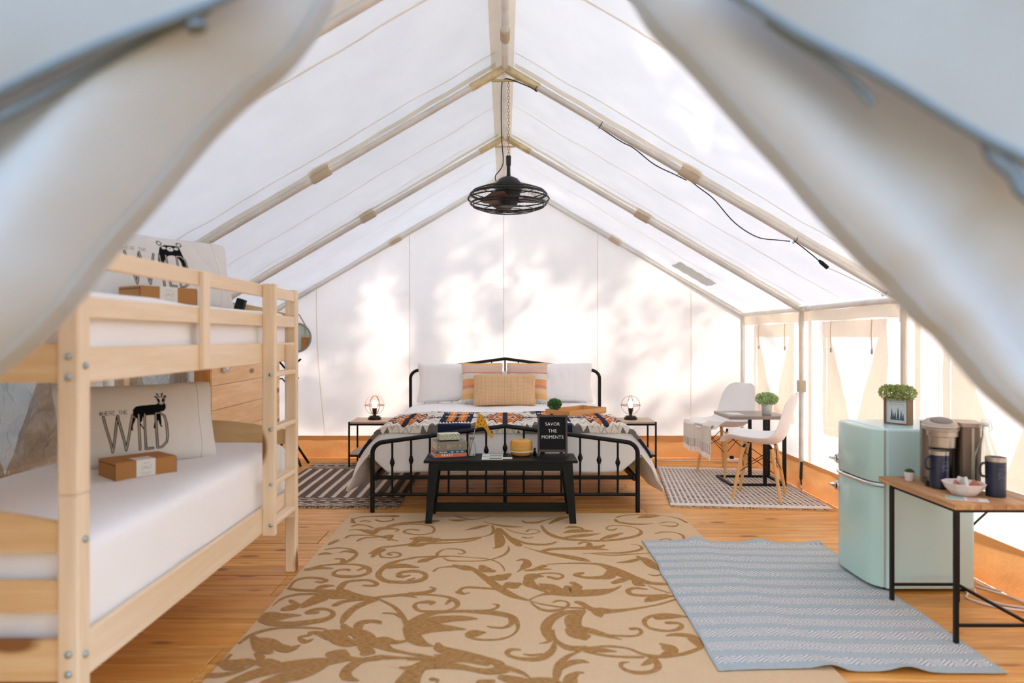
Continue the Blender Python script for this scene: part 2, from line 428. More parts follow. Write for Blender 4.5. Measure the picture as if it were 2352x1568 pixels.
def window(n, sgn, y0, y1, vinyl=False):
    X = sgn*(HX+0.045)-sgn*0.028
    zt, zb = 1.385, 0.50
    def wob(a, b): return 0.012*noise.noise(Vector((a*5, b*5, n)))
    fr = MB(); t = 0.062
    def strip(ya, yb, za, zc, m):
        m.grid(lambda u, v: (X+wob(ya+(yb-ya)*u, za+(zc-za)*v)*0.8, ya+(yb-ya)*u+wob(za+(zc-za)*v, n), za+(zc-za)*v+wob(ya+(yb-ya)*u, 3)), 8, 14)
    strip(y0, y0+t, zb, zt, fr); strip(y1-t, y1, zb, zt, fr); strip(y0+t, y1-t, zb, zb+t, fr); strip(y0+t, y1-t, zt-0.12, zt, fr)
    m_net = m_netting if sgn > 0 else m_netting_l
    root = struct(fr.build('window_%d' % n, m_net, fixn=False), 'rolled canvas window with beige hem')
    # two pulled-back curtains leaving an inverted triangle of bare canvas
    ya, yb = y0+t, y1-t; ym = (ya+yb)/2
    for side in (0, 1):
        def f(u, v, side=side):
            z = zb+t+(zt-0.12-zb-t)*v
            inner = (ym-(ym-ya-0.05)*v) if side == 0 else (ym+(yb-ym-0.05)*v)
            outer = ya if side == 0 else yb
            yy = outer+(inner-outer)*u
            return (X+sgn*0.008+0.006*sin(yy*60+z*7)*(1-v), yy, z)
        MB().grid(f, 12, 14).build('curtain', m_net, root, fixn=False)
    for yy in (ya+0.10, yb-0.10):
        mb = MB(); mb.tube(catmull([(X-sgn*0.012, yy, zt), (X-sgn*0.014, yy+0.006, zt-0.10), (X-sgn*0.014, yy-0.004, zt-0.20)]), 0.0035, 6)
        mb.lathe([(0.003, 0.02), (0.008, 0.01), (0.008, -0.012), (0.003, -0.02)], 8, 1, (X-sgn*0.014, yy-0.004, zt-0.22))
        mb.build('tie_cord', [m_seam, m_steel], root)
    if vinyl:
        def f(u, v):
            yy = y0+0.02+(y1-y0-0.04)*u; z = zb+0.10+(zt-zb-0.12)*v
            q = Vector((yy*7, z*7, 2.2+n)); k = abs(noise.noise(q))*0.07+abs(noise.noise(q*2.7))*0.03+abs(noise.noise(Vector((q.x*4, q.y*0.8, 4))))*0.02
            return (X-sgn*(0.015+k), yy, z)
        MB().grid(f, 150, 110).build('clear_vinyl', m_vinyl, root, fixn=False)['label'] = 'crinkled clear vinyl storm sheet'
window(1, 1, 4.50, 5.41); window(2, 1, 2.98, 3.92); window(3, 1, 5.95, 6.9)
window(4, -1, 4.50, 5.40, True); window(5, -1, 2.98, 3.92, True)

# front wall with the door opening (behind the tied-back flaps)
mb = MB()
for sg in (-1, 1):
    P = [(sg*HX, 0.2), (sg*HX, ZE), (0, ZR), (0, 2.3), (sg*0.42, 1.95), (sg*1.08, 1.15), (sg*1.08, 0.2)]
    mb.add([(x, 1.26, z) for x, z in P], [tuple(range(len(P)))])
struct(mb.build('wall_front', m_canvas, fixn=False))

# orange vinyl skirt turned in onto the deck
def skirt(name, fn, n):
    return struct(MB().grid(fn, n, 10).build(name, m_skirt, fixn=False), 'orange brown vinyl skirt between canvas and deck')
def prof(v): # distance in from the wall, height
    return (0.0+0.05*v**2, 0.225*(1-v)+0.001)
def fb(u, v):
    x = -HX-0.04+(2*HX+0.08)*u; d, z = prof(v); k = 0.022*noise.noise(Vector((x*3.5, z*9, 4)))*sin(pi*v)
    return (x, 7.215-d-k-0.012, z)
skirt('baseboard_back', fb, 120)
for sg, nm in ((1, 'baseboard_right'), (-1, 'baseboard_left')):
    def fs(u, v, sg=sg):
        yy = 1.28+5.95*u; d, z = prof(v); k = 0.028*noise.noise(Vector((yy*3.2, z*8, 8+sg)))*sin(pi*v)
        return (sg*(HX+0.012-d-k), yy, z)
    skirt(nm, fs, 130)

# ---- tent frame
frame = struct(thing('tent_frame', 'galvanised steel pole frame holding up the canvas', 'frame'))
del frame['category']
R = 0.021
for i, yy in enumerate(FR):
    r = R if i < 4 else 0.017
    for sg in (-1, 1):
        a = Vector((sg*0.006, yy, ZR-0.03)); b = Vector((sg*HX, yy, ZE-0.01)); d = (b-a).normalized()
        MB().tube([a, b], r, 14).build('rafter', m_pole, frame)
        MB().tube([(sg*HX, yy, ZE), (sg*HX, yy, 0.0)], r*0.9, 14).build('upright_pole', m_pole, frame)
        MB().tube([a, a+d*0.24], r*1.25, 10).build('ridge_fitting', m_brass, frame)
        MB().tube([b-d*0.16, b, (sg*HX, yy, ZE-0.14)], r*1.15, 12).build('eave_fitting', m_pole, frame)
        if i > 0:
            m_ = a+d*(b-a).length*0.46
            q = MB(); 
            n_ = Vector((sg*SL, 0, 1)).normalized()
            pts = [m_+d*t for t in (-0.065, 0.065)]
            q.tube(pts, r*1.35, 12); 
            w3 = [pts[0]+n_*0.045+Vector((0, s2*0.05, 0)) for s2 in (-1, 1)]+[pts[1]+n_*0.045+Vector((0, s2*0.05, 0)) for s2 in (1, -1)]
            q.add(w3, [(0, 1, 2, 3)])
            q.build('canvas_strap', m_hem, frame)
        # strap with buckle on the upright
        if sg > 0 and i in (2, 3):
            MB().box(HX-0.03, HX+0.03, yy-0.03, yy+0.03, 0.80, 0.90, 0.01).build('canvas_strap', m_hem, frame)
            MB().tube(catmull([(HX-0.02, yy-0.05, ZE-0.02), (HX-0.03, yy-0.06, 1.3), (HX-0.03, yy-0.05, 1.1), (HX-0.02, yy-0.03, 0.9)]), 0.005, 6).build('hanging_strap', m_seam, frame)
    MB().tube([(-0.085, yy, ZR-0.105), (0.085, yy, ZR-0.105)], 0.009, 8).build('ridge_plate', m_brass, frame)
MB().tube([(0, FR[0], ZR-0.03), (0, FR[-1], ZR-0.03)], R, 14).build('ridge_pole', m_pole, frame)
MB().tube([(0, 3.74, ZR-0.03), (0, 3.86, ZR-0.03)], R*1.3, 12).build('canvas_strap', m_hem, frame)
for sg in (-1, 1):
    MB().tube([(sg*HX, FR[0], ZE), (sg*HX, FR[-1], ZE)], R, 14).build('eave_pole', m_pole, frame)
    for q in FR[1:4]:
        MB().tube([(sg*HX, q-0.13, ZE), (sg*HX, q+0.13, ZE)], R*1.2, 14).build('eave_fitting', m_pole, frame)

# ---- trees outside that dapple the canvas
def leaf_cloud(clumps, n, size, rng):
    V = []; F = []
    for (c, r) in clumps:
        for _ in range(n):
            p = np.array(c)+rng.normal(0, r*0.55, 3); a = rng.normal(0, 1, 3); a /= np.linalg.norm(a)
            b = np.cross(a, rng.normal(0, 1, 3)); b /= np.linalg.norm(b); s = size*rng.uniform(0.6, 1.4); k = len(V)
            V += [tuple(p-a*s), tuple(p+b*s*0.45), tuple(p+a*s), tuple(p-b*s*0.45)]; F.append((k, k+1, k+2, k+3))
    return V, F
m_leaf = cloth('tree_leaf', (70, 96, 40), trans=0.3, wr=(2, 0.1)); m_bark = plain('tree_bark', (88, 68, 50), 0.9, bump=(12, 0.6))
S = np.array(SUN)
def tree(label, trunk_from, trunk_top, r, clumps, n, size, seed):
    t = thing('unseen_tree', label, 'tree', (0, 0, 0))
    a = Vector(trunk_from); b = Vector(trunk_top)
    MB().tube([a, a.lerp(b, .5)+Vector((.05, 0, 0)), b], [r, r*0.8, r*0.5], 12).build('trunk', m_bark, t)
    V, F = leaf_cloud(clumps, n, size, np.random.default_rng(seed))
    stuff(MB().add(V, F).build('foliage', m_leaf, t, fixn=False)); return t
rng = np.random.default_rng(5)
cl = []   # clumps shading the back wall
for _ in range(1500):
    xw = rng.uniform(-3.2, 3.0); zw = rng.uniform(0.3, 4.2)
    k = noise.noise(Vector((xw*1.1, zw*1.3, 3.7)))
    dens = 0.0
    if xw < -1.55: dens = 0.8
    if zw > 2.3: dens = max(dens, 0.7)
    if -1.05 < xw < -0.72: dens = 0.9
    if 1.05 < xw < 1.3: dens = 0.8
    if k > 0.05: dens = max(dens, 0.45)
    if xw > 0.3 and zw < 1.2: dens *= 0.4
    if rng.uniform() < dens*0.55:
        cl.append((np.array((xw, 7.24, zw))+S*rng.uniform(6, 9), 0.15))
W0 = np.array((-0.88, 7.24, 0.0))+S*7.5
tree('broadleaf tree standing behind the tent', (W0[0], W0[1], -0.5), (W0[0], W0[1], 9.0), 0.13, cl, 26, 0.06, 1)
cl = []
for _ in range(2200):
    yw = rng.uniform(0.8, 7.4); xw = rng.uniform(-2.6, 2.6); zw = roof_z(xw)
    k = noise.noise(Vector((xw*1.3, yw*1.3, 11.7)))
    dens = 0.95 if xw < 0.5 else (0.9 if k < (0.12 if yw > 4.6 else 0.24) else 0.12)
    if yw < 3.0: dens = max(dens, 0.8)
    if xw > 2.0 and yw > 5.2: dens *= 0.5
    if rng.uniform() < dens*0.75:
        cl.append((np.array((xw, yw, zw))+S*rng.uniform(7, 11), 0.24))
tree('tall broadleaf tree beside the tent', (9.5, 9.0, -0.5), (7.5, 8.0, 9.5), 0.2, cl, 34, 0.075, 2)
cl = [(np.array((rng.uniform(-8.0, 5.0), rng.uniform(-1.0, 9.5), rng.uniform(5.2, 7.6))), 0.55) for _ in range(430)]  # unseen canopy added overhead to cut skylight through the roof canvas
tree('spreading tree added over the tent roof to cut skylight', (-6.0, 4.5, -0.5), (-3.5, 4.2, 6.5), 0.22, cl, 60, 0.13, 3)

# unseen trees added behind the camera to hold skylight off the flaps
rngf = np.random.default_rng(9)
for k in range(9):
    a = radians(-200+k*20+20*0); 
    a = radians(190+k*20); rr = 11+2.0*rngf.uniform(-1, 1); cx_, cy_ = rr*cos(a), rr*sin(a)*0.8-1
    cl = [(np.array((cx_+rngf.normal(0, 1.3), cy_+rngf.normal(0, 1.1), rngf.uniform(0.2, 4.6))), 0.9) for _ in range(22)]
    tree(['leafy tree %s behind the camera, added to block skylight' % q for q in ('furthest left', 'second from the left', 'third from the left', 'fourth from the left', 'in the middle', 'fourth from the right', 'third from the right', 'second from the right', 'furthest right')][k],
         (cx_, cy_, -0.5), (cx_+0.3, cy_, 5.0), 0.13, cl, 60, 0.22, 20+k)

# unseen thicket added on the left to shade that canvas wall
for k in range(5):
    cx_, cy_ = -7.6-0.6*(k % 2), 0.5+k*2.6
    cl = [(np.array((cx_+rngf.normal(0, 0.9), cy_+rngf.normal(0, 1.2), rngf.uniform(-0.2, 4.2))), 0.8) for _ in range(26)]
    tree('bushy tree %s along the left side, added to shade that wall' % ('nearest the front', 'second from the front', 'halfway', 'second from the back', 'nearest the back')[k], (cx_, cy_, -0.5), (cx_, cy_, 4.0), 0.1, cl, 60, 0.2, 70+k)
# unseen low trees added beyond back and right to cut bright low sky
BK = [(-9, 13), (-6, 15), (-2.5, 14), (1, 15.5), (4.5, 14), (8, 14.5), (11, 12), (12.5, 8.5), (13, 4.5), (12, 1)]
for k, (cx_, cy_) in enumerate(BK):
    cl = [(np.array((cx_+rngf.normal(0, 1.5), cy_+rngf.normal(0, 1.0), rngf.uniform(0.0, 4.8))), 0.85) for _ in range(38)]
    tree('young tree added beyond the tent to cut low skylight, %s along the row from back left to front right' % ('first', 'second', 'third', 'fourth', 'fifth', 'sixth', 'seventh', 'eighth', 'ninth', 'last')[k],
         (cx_, cy_, -0.5), (cx_+0.2, cy_, 4.0), 0.10, cl, 60, 0.2, 40+k)

# ---- door flaps tied back in the foreground
def flap(label, edge, sgn, seed):
    """edge: list of (x,z) along the free edge, canvas runs outwards from it in soft folds"""
    E_ = catmull([(x, z, 0) for x, z in edge], 8)
    n = len(E_)-1
    def f(u, v):
        k = u*n; i = min(int(k), n-1); t = k-i
        x = E_[i][0]*(1-t)+E_[i+1][0]*t; z = E_[i][1]*(1-t)+E_[i+1][1]*t
        out = 1.5*v**1.3
        x2 = x+sgn*out*0.80; z2 = z+out*0.60
        fold = 0.035*sin(v**0.6*13+seed+u*1.2)+0.05*noise.noise(Vector((u*2.2, v*4.0, seed)))
        roll = 0.06*math.exp(-v*26)
        return (x2, 0.93+roll*1.2+fold*(min(1, v*8))-0.03*v, z2)
    t = thing('door_flap', label, 'tent flap', (0, 0, 0))
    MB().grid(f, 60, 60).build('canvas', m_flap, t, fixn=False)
    # hem turned back on itself along the free edge
    def h(u, v):
        p = f(u, 0.0); q = f(u, 0.03*v+0.001); a = pi*v
        return (q[0], p[1]-0.018*sin(a)-0.004+ (q[1]-p[1])*0.5, q[2])
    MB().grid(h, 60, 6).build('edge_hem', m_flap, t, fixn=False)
    return t, f
Y0 = 0.93; K = Y0/1568
def fx(px, py, y=Y0): return ((px-1160)*y/1568, 1.26+(775-py)*y/1568)
Ledge = [(-0.20, 1.86), (-0.262, 1.722), (-0.314, 1.649), (-0.368, 1.604), (-0.427, 1.547), (-0.473, 1.492), (-0.507, 1.451), (-0.547, 1.406), (-0.582, 1.364), (-0.612, 1.323), (-0.65, 1.28), (-0.69, 1.242), (-0.86, 1.09), (-1.02, 0.8), (-1.1, 0.4)]
Redge = [(0.13, 1.86), (0.202, 1.72), (0.263, 1.654), (0.308, 1.603), (0.354, 1.551), (0.4, 1.501), (0.456, 1.435), (0.520, 1.365), (0.548, 1.340), (0.595, 1.286), (0.626, 1.261), (0.664, 1.217), (0.705, 1.172), (0.85, 1.04), (1.0, 0.8), (1.1, 0.4)]
fl_l, fL = flap('pale canvas door flap tied back on the left', Ledge, -1, 1.0)
fl_r, fR = flap('pale canvas door flap tied back on the right', Redge, 1, 2.6)
# outer storm flaps lying over them, edged with grey blue binding
m_bind = cloth('grey_blue_binding', (122, 134, 144), trans=0.15, wr=(6, .2))
def over(parent, pts, sgn, y, width):
    E_ = catmull([(x, z, 0) for x, z in pts], 10); n = len(E_)-1
    def f(u, v):
        k = u*n; i = min(int(k), n-1); t = k-i
        x = E_[i][0]*(1-t)+E_[i+1][0]*t; z = E_[i][1]*(1-t)+E_[i+1][1]*t
        return (x+sgn*width*0.5*v, y-0.015*v+0.02*noise.noise(Vector((u*3, v*3, y*9)))-0.03*v*v, z+width*0.8*v)
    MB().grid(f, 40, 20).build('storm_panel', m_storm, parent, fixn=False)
    b = MB(); b.tube([f(i/60, 0) for i in range(61)], 0.0065, 6); b.build('binding', m_bind, parent)
    return f
fL2 = over(fl_l, [fx(-700, 520, .86), fx(-300, 340, .86), (fx(0, 210, .86)), fx(250, 108, .86), fx(490, 8, .86), fx(640, -70, .86)], -1, 0.86, 0.5)
fR2 = over(fl_r, [fx(1600, -50, .86), fx(1705, 5, .86), fx(1795, 52, .86), fx(1929, 127, .86), fx(2025, 188, .86), fx(2160, 265, .86), fx(2352, 362, .86), fx(2700, 520, .86)], 1, 0.86, 0.55)
MB().tube(catmull([(lambda p: (p[0], .875, p[1]))(fx(px, py, .875)) for px, py in ((-300, 420), (0, 272), (126, 207), (268, 130), (383, 69), (480, 20))]), 0.0055, 6).build('binding', m_bind, fl_l)
MB().tube(catmull([(lambda p: (p[0], .875, p[1]))(fx(px, py, .875)) for px, py in ((1760, 45), (1807, 80), (1937, 169), (2006, 238))]), 0.0055, 6).build('binding', m_bind, fl_r)
MB().tube(catmull([(lambda p: (p[0], .872, p[1]))(fx(px, py, .872)) for px, py in ((440, 20), (445, 45), (452, 68))]), 0.014, 6).build('tie_tab', m_bind, fl_l)
MB().tube(catmull([(lambda p: (p[0], .872, p[1]))(fx(px, py, .872)) for px, py in ((2270, 320), (2285, 360), (2330, 400), (2352, 440), (2400, 470))]), 0.010, 6).build('tie_tab', m_bind, fl_r)

# ------------------------------------------------------------------ bunk bed
BX0, BX1 = -2.10, -1.126      # outer faces in x
BY0, BY1 = 1.80, 3.72
PT = 0.055
bunk = thing('bunk_bed', 'pale pine bunk bed with slatted guard rails and a ladder', 'bunk bed', (-1.6, 2.76, 0))
def bl(mb, name, m): 
    o = mb.build(name, m, bunk, angle=35); o.location = (1.6, -2.76, 0); return o
def bolt(parent, x, y, z, axis):
    b = MB(); b.lathe([(0.0095, 0), (0.0095, 0.003), (0.006, 0.007), (0.0, 0.0085)], 10)
    Mx = {'-y': Matrix.Rotation(pi/2, 4, 'X'), '+x': Matrix.Rotation(pi/2, 4, 'Y')}[axis]
    b2 = MB(); b2.add(b.v, b.f, 0, True, Matrix.Translation((x, y, z)) @ Mx)
    b2.build('bolt', m_zinc, parent)
for i, (x, y) in enumerate([(BX1-PT, BY0), (BX0, BY0), (BX1-PT, BY1-PT), (BX0, BY1-PT)]):
    q = MB(); q.box(x, x+PT, y, y+PT, 0, 0.842, 0.004); q.box(x, x+PT, y, y+PT, 0.843, 1.515, 0.004)
    p = bl(q, 'post', m_bunkz)
    if i == 0:
        for z in (1.362, 1.21, 1.155, 0.424, 0.372): bolt(p, x+0.030, y-0.0005, z, '-y')
        for z in (1.185, 0.72, 0.412): bolt(p, x+PT+0.0005, y+0.03, z, '+x')
RT = 0.02
for x in (BX1-RT, BX0):
    for z0, z1 in ((1.452, 1.508), (1.313, 1.372), (1.138, 1.234), (0.345, 0.463)):
        if x == BX0 and z1 > 1.4: pass
        bl(MB().box(x-0.004, x+RT-0.004, BY0+PT, BY1-PT, z0, z1, 0.003), 'side_rail', m_bunk)
for x, yy in ((BX1-0.002, 2.545),):
    s_ = bl(MB().box(x-0.002, x+0.018, yy-0.028, yy+0.028, 1.142, 1.506, 0.003), 'guard_slat', m_bunkz)
# end boards, gently arched on top
def endboard(y, z0, z1, rise):
    n = 14; P = [(BX0+PT+(BX1-BX0-2*PT)*i/n, z1+rise*sin(pi*i/n)) for i in range(n+1)]
    poly = [(BX0+PT, z0)]+P+[(BX1-PT, z0)]
    bl(MB().prism(poly, y, y+0.02, 'y'), 'end_board', m_bunkx)
for y in (BY0+0.016, BY1-PT+0.014):
    endboard(y, 1.305, 1.39, 0.07); endboard(y, 1.14, 1.243, 0.0)
    endboard(y, 0.687, 0.765, 0.05); endboard(y, 0.528, 0.612, 0.0); endboard(y, 0.345, 0.453, 0.0)
for z in (1.165, 0.375):
    for k in range(12):
        yy = BY0+0.15+k*0.15
        bl(MB().box(BX0+0.03, BX1-0.03, yy, yy+0.05, z, z+0.016), 'bed_slat', m_bunkx)
# ladder hooked on the near side
lad = bl(MB().box(BX1+0.002, BX1+0.004, 3.18, 3.184, 1.2, 1.204), 'ladder', m_bunkz)
lad.data.clear_geometry()
def lsub(mb, name, m): return mb.build(name, m, lad, angle=35)
LY0, LY1 = 3.175, 3.50
q = lsub(MB().box(BX1-0.004, BX1+0.056, LY0, LY0+0.03, 0.335, 1.512, 0.004), 'stile', m_bunkz)
lsub(MB().box(BX1-0.004, BX1+0.056, LY1, LY1+0.03, 0.335, 1.225, 0.004), 'stile', m_bunkz)
for z in (1.075, 0.82, 0.565, 0.315+0.06):
    lsub(MB().box(BX1+0.0, BX1+0.052, LY0+0.03, LY1, z, z+0.022, 0.003), 'rung', m_bunk)
    b = MB(); b.lathe([(0.009, 0), (0.009, 0.003), (0.0, 0.007)], 10)
    b2 = MB(); b2.add(b.v, b.f, 0, True, Matrix.Translation((BX1+0.036, LY0-0.0005, z+0.012)) @ Matrix.Rotation(pi/2, 4, 'X')); b2.build('bolt', m_zinc, lad)

# mattresses with fitted sheets
def mattress(name, label, z0, z1, x1, bulge):
    x0, y0, y1 = BX0+0.05, BY0+0.06, BY1-0.08
    def f(u, v):
        a = 2*pi*u
        # superellipse cross-section across x and z, swept along y with rounded ends
        ex = 0.22; ca, sa = cos(a), sin(a)
        cx_ = math.copysign(abs(ca)**ex, ca); sz = math.copysign(abs(sa)**ex, sa)
        yy = y0+(y1-y0)*v; e = min(v, 1-v)*(y1-y0); k = 1.0 if e > 0.04 else 0.90+0.10*sqrt(max(0, 1-(1-e/0.04)**2))
        if v in (0, 1): k = 0.0 if False else 0.88
        X = (x0+x1)/2+(x1-x0)/2*cx_*k; Z = (z0+z1)/2+(z1-z0)/2*sz*k
        wv = noise.noise(Vector((X*3, yy*2.2, Z*3)))*0.010+noise.noise(Vector((X*9, yy*4, Z*9)))*0.004
        if sz > 0.5: Z += wv-0.006*bulge
        X += wv*0.5*(1 if cx_ > 0 else -1)-0.004
        return (X, yy, Z)
    mb = MB(); nu, nv = 64, 60; mb.grid(f, nu, nv)
    mb.f.append(tuple(range(nu))); mb.mi.append(0); mb.sm.append(True)
    mb.f.append(tuple(range(nv*(nu+1), nv*(nu+1)+nu))); mb.mi.append(0); mb.sm.append(True)
    o = mb.build(name, m_sheet, None, angle=70); return tag(o, label, 'mattress')
mattress('mattress', 'lower bunk mattress in a white fitted sheet', 0.392, 0.712, BX1-0.03, 1)
mattress('mattress', 'upper bunk mattress in a white fitted sheet', 1.182, 1.402, BX1-0.03, 1)

# ---- printed pillows
def stroke_letters(txt, x, y, h, w, gap):
    """simple line lettering: list of polylines"""
    G = {'W': [[(0, 1), (.25, 0), (.5, 1), (.75, 0), (1, 1)]], 'H': [[(0, 0), (0, 1)], [(1, 0), (1, 1)], [(0, .5), (1, .5)]],
         'E': [[(1, 1), (0, 1), (0, 0), (1, 0)], [(0, .5), (.8, .5)]], 'R': [[(0, 0), (0, 1), (.8, 1), (1, .85), (1, .6), (.8, .48), (0, .48)], [(.5, .48), (1, 0)]],
         'T': [[(0, 1), (1, 1)], [(.5, 1), (.5, 0)]], 'I': [[(0, 0), (0, 1)]], 'L': [[(0, 1), (0, 0), (1, 0)]],
         'D': [[(0, 0), (0, 1), (.5, 1), (.9, .8), (1, .5), (.9, .2), (.5, 0), (0, 0)]]}
    out = []
    for ch in txt:
        if ch == ' ': x += w*0.8+gap; continue
        for pl in G[ch]: out.append([(x+p[0]*w, y+p[1]*h) for p in pl])
        x += (w if ch != 'I' else w*0.1)+gap
    return out
def pillow(name, label, W, H, T, mat_, cat='pillow', front=None, nu=60, nv=40, pinch=0.35, group=None, seamw=0):
    """cushion standing in the local x-z plane, front towards -y, bottom edge at z=0"""
    def th(u, v):
        a = (1-(2*u-1)**4)*(1-(2*v-1)**4)
        return T/2*max(0, a)**0.5
    def outline(u, v):
        x = (u-0.5)*W; z = v*H
        cr = 1-0.045*(abs(2*u-1)*abs(2*v-1))**7
        x *= cr; z = H/2+(z-H/2)*cr
        x *= 1-0.055*pinch*(1-(2*v-1)**2)*abs(2*u-1)**3*2; z += -H*0.05*pinch*(1-(2*u-1)**2)*(2*v-1)
        return x, z
    sd = hash(name+label) % 50 if False else len(label)
    def fr(u, v):
        x, z = outline(u, v); y = -th(u, v)
        wv = noise.noise(Vector((x*6+sd, z*6, 1)))*0.018+abs(noise.noise(Vector((x*9+sd, z*5, 4))))*0.012
        return (x, y-wv*min(1, th(u, v)/(T/4)), z)
    def bk(u, v):
        x, z = outline(1-u, v); return (x, th(1-u, v), z)
    root = thing(name, label, cat, group=group)
    if front is None:
        mb = MB(); mb.grid(fr, nu, nv); mb.grid(bk, 30, 20)
        mb.build('cover', mat_, root, fixn=False, angle=80)
    else:
        pattern_sheet('cover', fr, nu, nv, front, attr_mat(name+'_print'), root)
        MB().grid(bk, 30, 20).build('back_cover', mat_, root, fixn=False, angle=80)
    return root
PW_, PH_ = 0.66, 0.37
def base_bunk_print(U, V):
    x = U*PW_; y = V*PH_
    c = np.tile(np.array((226., 219, 211)), (len(x), 1))
    fl = x > 0.575; c[fl] = (228, 222, 216)
    sm = np.abs(x-0.575) < 0.0012; c[sm] = (176, 160, 146)
    return x, y, c
def wild(x, y, c, ox, oy, w, h, ink, gl):
    for pl in gl:
        pl = [(ox+p[0]*w, oy+p[1]*h) for p in pl]; d = path_dist(x, y, pl)
        c[d < 0.0056] = ink; c[d < 0.0019] = (196, 180, 160)
WG = [[(0, 1), (.14, 0), (.27, 1), (.47, 0), (.60, 1)][:3], [(.27, 1), (.40, 0.02), (.56, 1.0)], [(.68, 1), (.68, 0)], [(.80, 1), (.80, 0), (.93, 0)], [(1.02, 0), (1.02, 1), (1.12, 1), (1.2, .9), (1.23, .7), (1.23, .3), (1.2, .12), (1.1, 0), (1.02, 0)]]
def print_deer(U, V):
    x, y, c = base_bunk_print(U, V); ink = (18, 20, 24); sx = 0.12
    X = x-sx
    P = lambda pts: in_poly(X, y, pts)
    # zoomed artwork co-ordinates -> metres on the pillow
    A = lambda q: [(0.041+(a-190)/ (560.-190)*0.105 if a < 560 else 0.149+(a-560)*0.000318, 0.232-(b-555)*0.000335) for a, b in q]
    body = A([(612, 570), (615, 520), (650, 480), (720, 470), (900, 468), (935, 455), (945, 440), (1030, 440), (1045, 480), (1040, 530), (1010, 565), (900, 580), (880, 610), (760, 612), (720, 640), (650, 640), (620, 610)])
    c[P(body)] = ink
    for leg in ([(600, 640), (640, 620), (640, 660), (610, 720), (600, 770), (608, 803), (585, 800), (572, 770), (585, 690)],
                [(660, 630), (740, 620), (720, 690), (700, 700), (740, 770), (770, 805), (750, 812), (715, 760), (665, 690)],
                [(900, 600), (870, 740), (862, 790), (880, 805), (890, 780), (925, 680), (935, 600)],
                [(925, 600), (960, 600), (965, 700), (960, 760), (978, 783), (950, 785), (935, 740), (925, 680)]): c[P(A(leg))] = ink
    hd = A([(935, 360), (1045, 360), (1050, 400), (1020, 460), (990, 478), (960, 460), (932, 400)])
    c[P(hd)] = (222, 214, 204)
    dd = path_dist(X, y, hd+[hd[0]]); c[dd < 0.0010] = ink
    for e in ([(938, 385), (955, 372), (975, 395), (978, 430), (965, 448), (945, 425)], [(1040, 385), (1022, 372), (1005, 395), (1000, 430), (1015, 445), (1036, 420)]): c[P(A(e))] = ink
    for pl in ([(975, 355), (955, 325), (945, 300)], [(955, 325), (972, 310)], [(1005, 355), (1022, 325), (1030, 298)], [(1022, 325), (1005, 312)], [(935, 375), (912, 350), (935, 345), (945, 365)], [(1045, 375), (1068, 348), (1045, 343), (1035, 365)], [(985, 458), (995, 458)]):
        c[path_dist(X, y, A(pl)) < 0.0022] = ink
    wild(X, y, c, 0.052, 0.062, 0.200, 0.158, ink, WG)
    for pl in stroke_letters('WHERE THE', 0.038, 0.226, 0.017, 0.0085, 0.0038): c[path_dist(X, y, pl) < 0.0011] = (90, 80, 74)
    return c
PW2 = 0.74
def print_bear(U, V):
    x, y, c = base_bunk_print(U*PW2/PW_, V); c[:] = (224, 219, 214); c[np.abs(x-0.64) < 0.0012] = (190, 180, 172); ink = (22, 24, 28); X = x-0.10
    body = [(0.267, 0.30), (0.262, 0.285), (0.25, 0.24), (0.245, 0.20), (0.252, 0.16), (0.38, 0.14), (0.385, 0.20), (0.375, 0.24), (0.362, 0.285), (0.357, 0.305), (0.34, 0.315), (0.29, 0.315)]
    c[in_poly(X, y, body)] = ink
    bel = ((X-0.315)/0.042)**2+((y-0.205)/0.055)**2 < 1; c[bel] = (222, 215, 208)
    for sx, sy in ((0.268, 0.322), (0.358, 0.322)):
        r = np.hypot(X-sx, y-sy); c[r < 0.013] = ink; c[r < 0.0085] = (222, 215, 208)
    for sx, sy, a, b in ((0.285, 0.298, .010, .007), (0.341, 0.298, .010, .007), (0.313, 0.294, .015, .012)):
        c[((X-sx)/a)**2+((y-sy)/b)**2 < 1] = (224, 218, 212)
    c[np.hypot(X-0.313, y-0.297) < 0.003] = ink
    wild(X, y, c, 0.105, 0.100, 0.225, 0.158, ink, WG)
    for pl in stroke_letters('WHERE THE', 0.088, 0.266, 0.016, 0.0090, 0.0042): c[path_dist(X, y, pl) < 0.0010] = (150, 142, 138)
    return c
m_pcase = cloth('natural_pillowcase', (226, 219, 211), wr=(6, 0.5))
p = pillow('pillow', 'cream pillow printed with a deer above WHERE THE WILD, lower bunk', PW_, PH_, 0.13, m_pcase, front=print_deer, nu=540, nv=300, pinch=0.5)
ang = atan2(3.19-2.83, (500-1160)*3.19/1568-(208-1160)*2.83/1568)
A0 = Vector(((208-1160)*2.83/1568, 2.83)); dr = Vector((cos(ang), sin(ang)))
mid = A0+dr*(0.33-0.12)
nb = Vector((-sin(ang), cos(ang)))
p.location = (mid.x+nb.x*0.04, mid.y+nb.y*0.04, 0.695); p.rotation_euler = (radians(-14), 0, ang)
p2 = pillow('pillow', 'pillow printed with a bear above WHERE THE WILD, upper bunk', PW2, PH_-0.02, 0.13, m_pcase, front=print_bear, nu=600, nv=290, pinch=0.5)
A1 = Vector(((230-1160)*2.75/1568, 2.75)); A2 = Vector(((500-1160)*3.19/1568, 3.19)); an2 = atan2(A2.y-A1.y, A2.x-A1.x)
mid = A1+Vector((cos(an2), sin(an2)))*(0.37-0.10+0.01)
p2.location = (mid.x-sin(an2)*0.04, mid.y+cos(an2)*0.04, 1.375); p2.rotation_euler = (radians(-14), 0, an2)

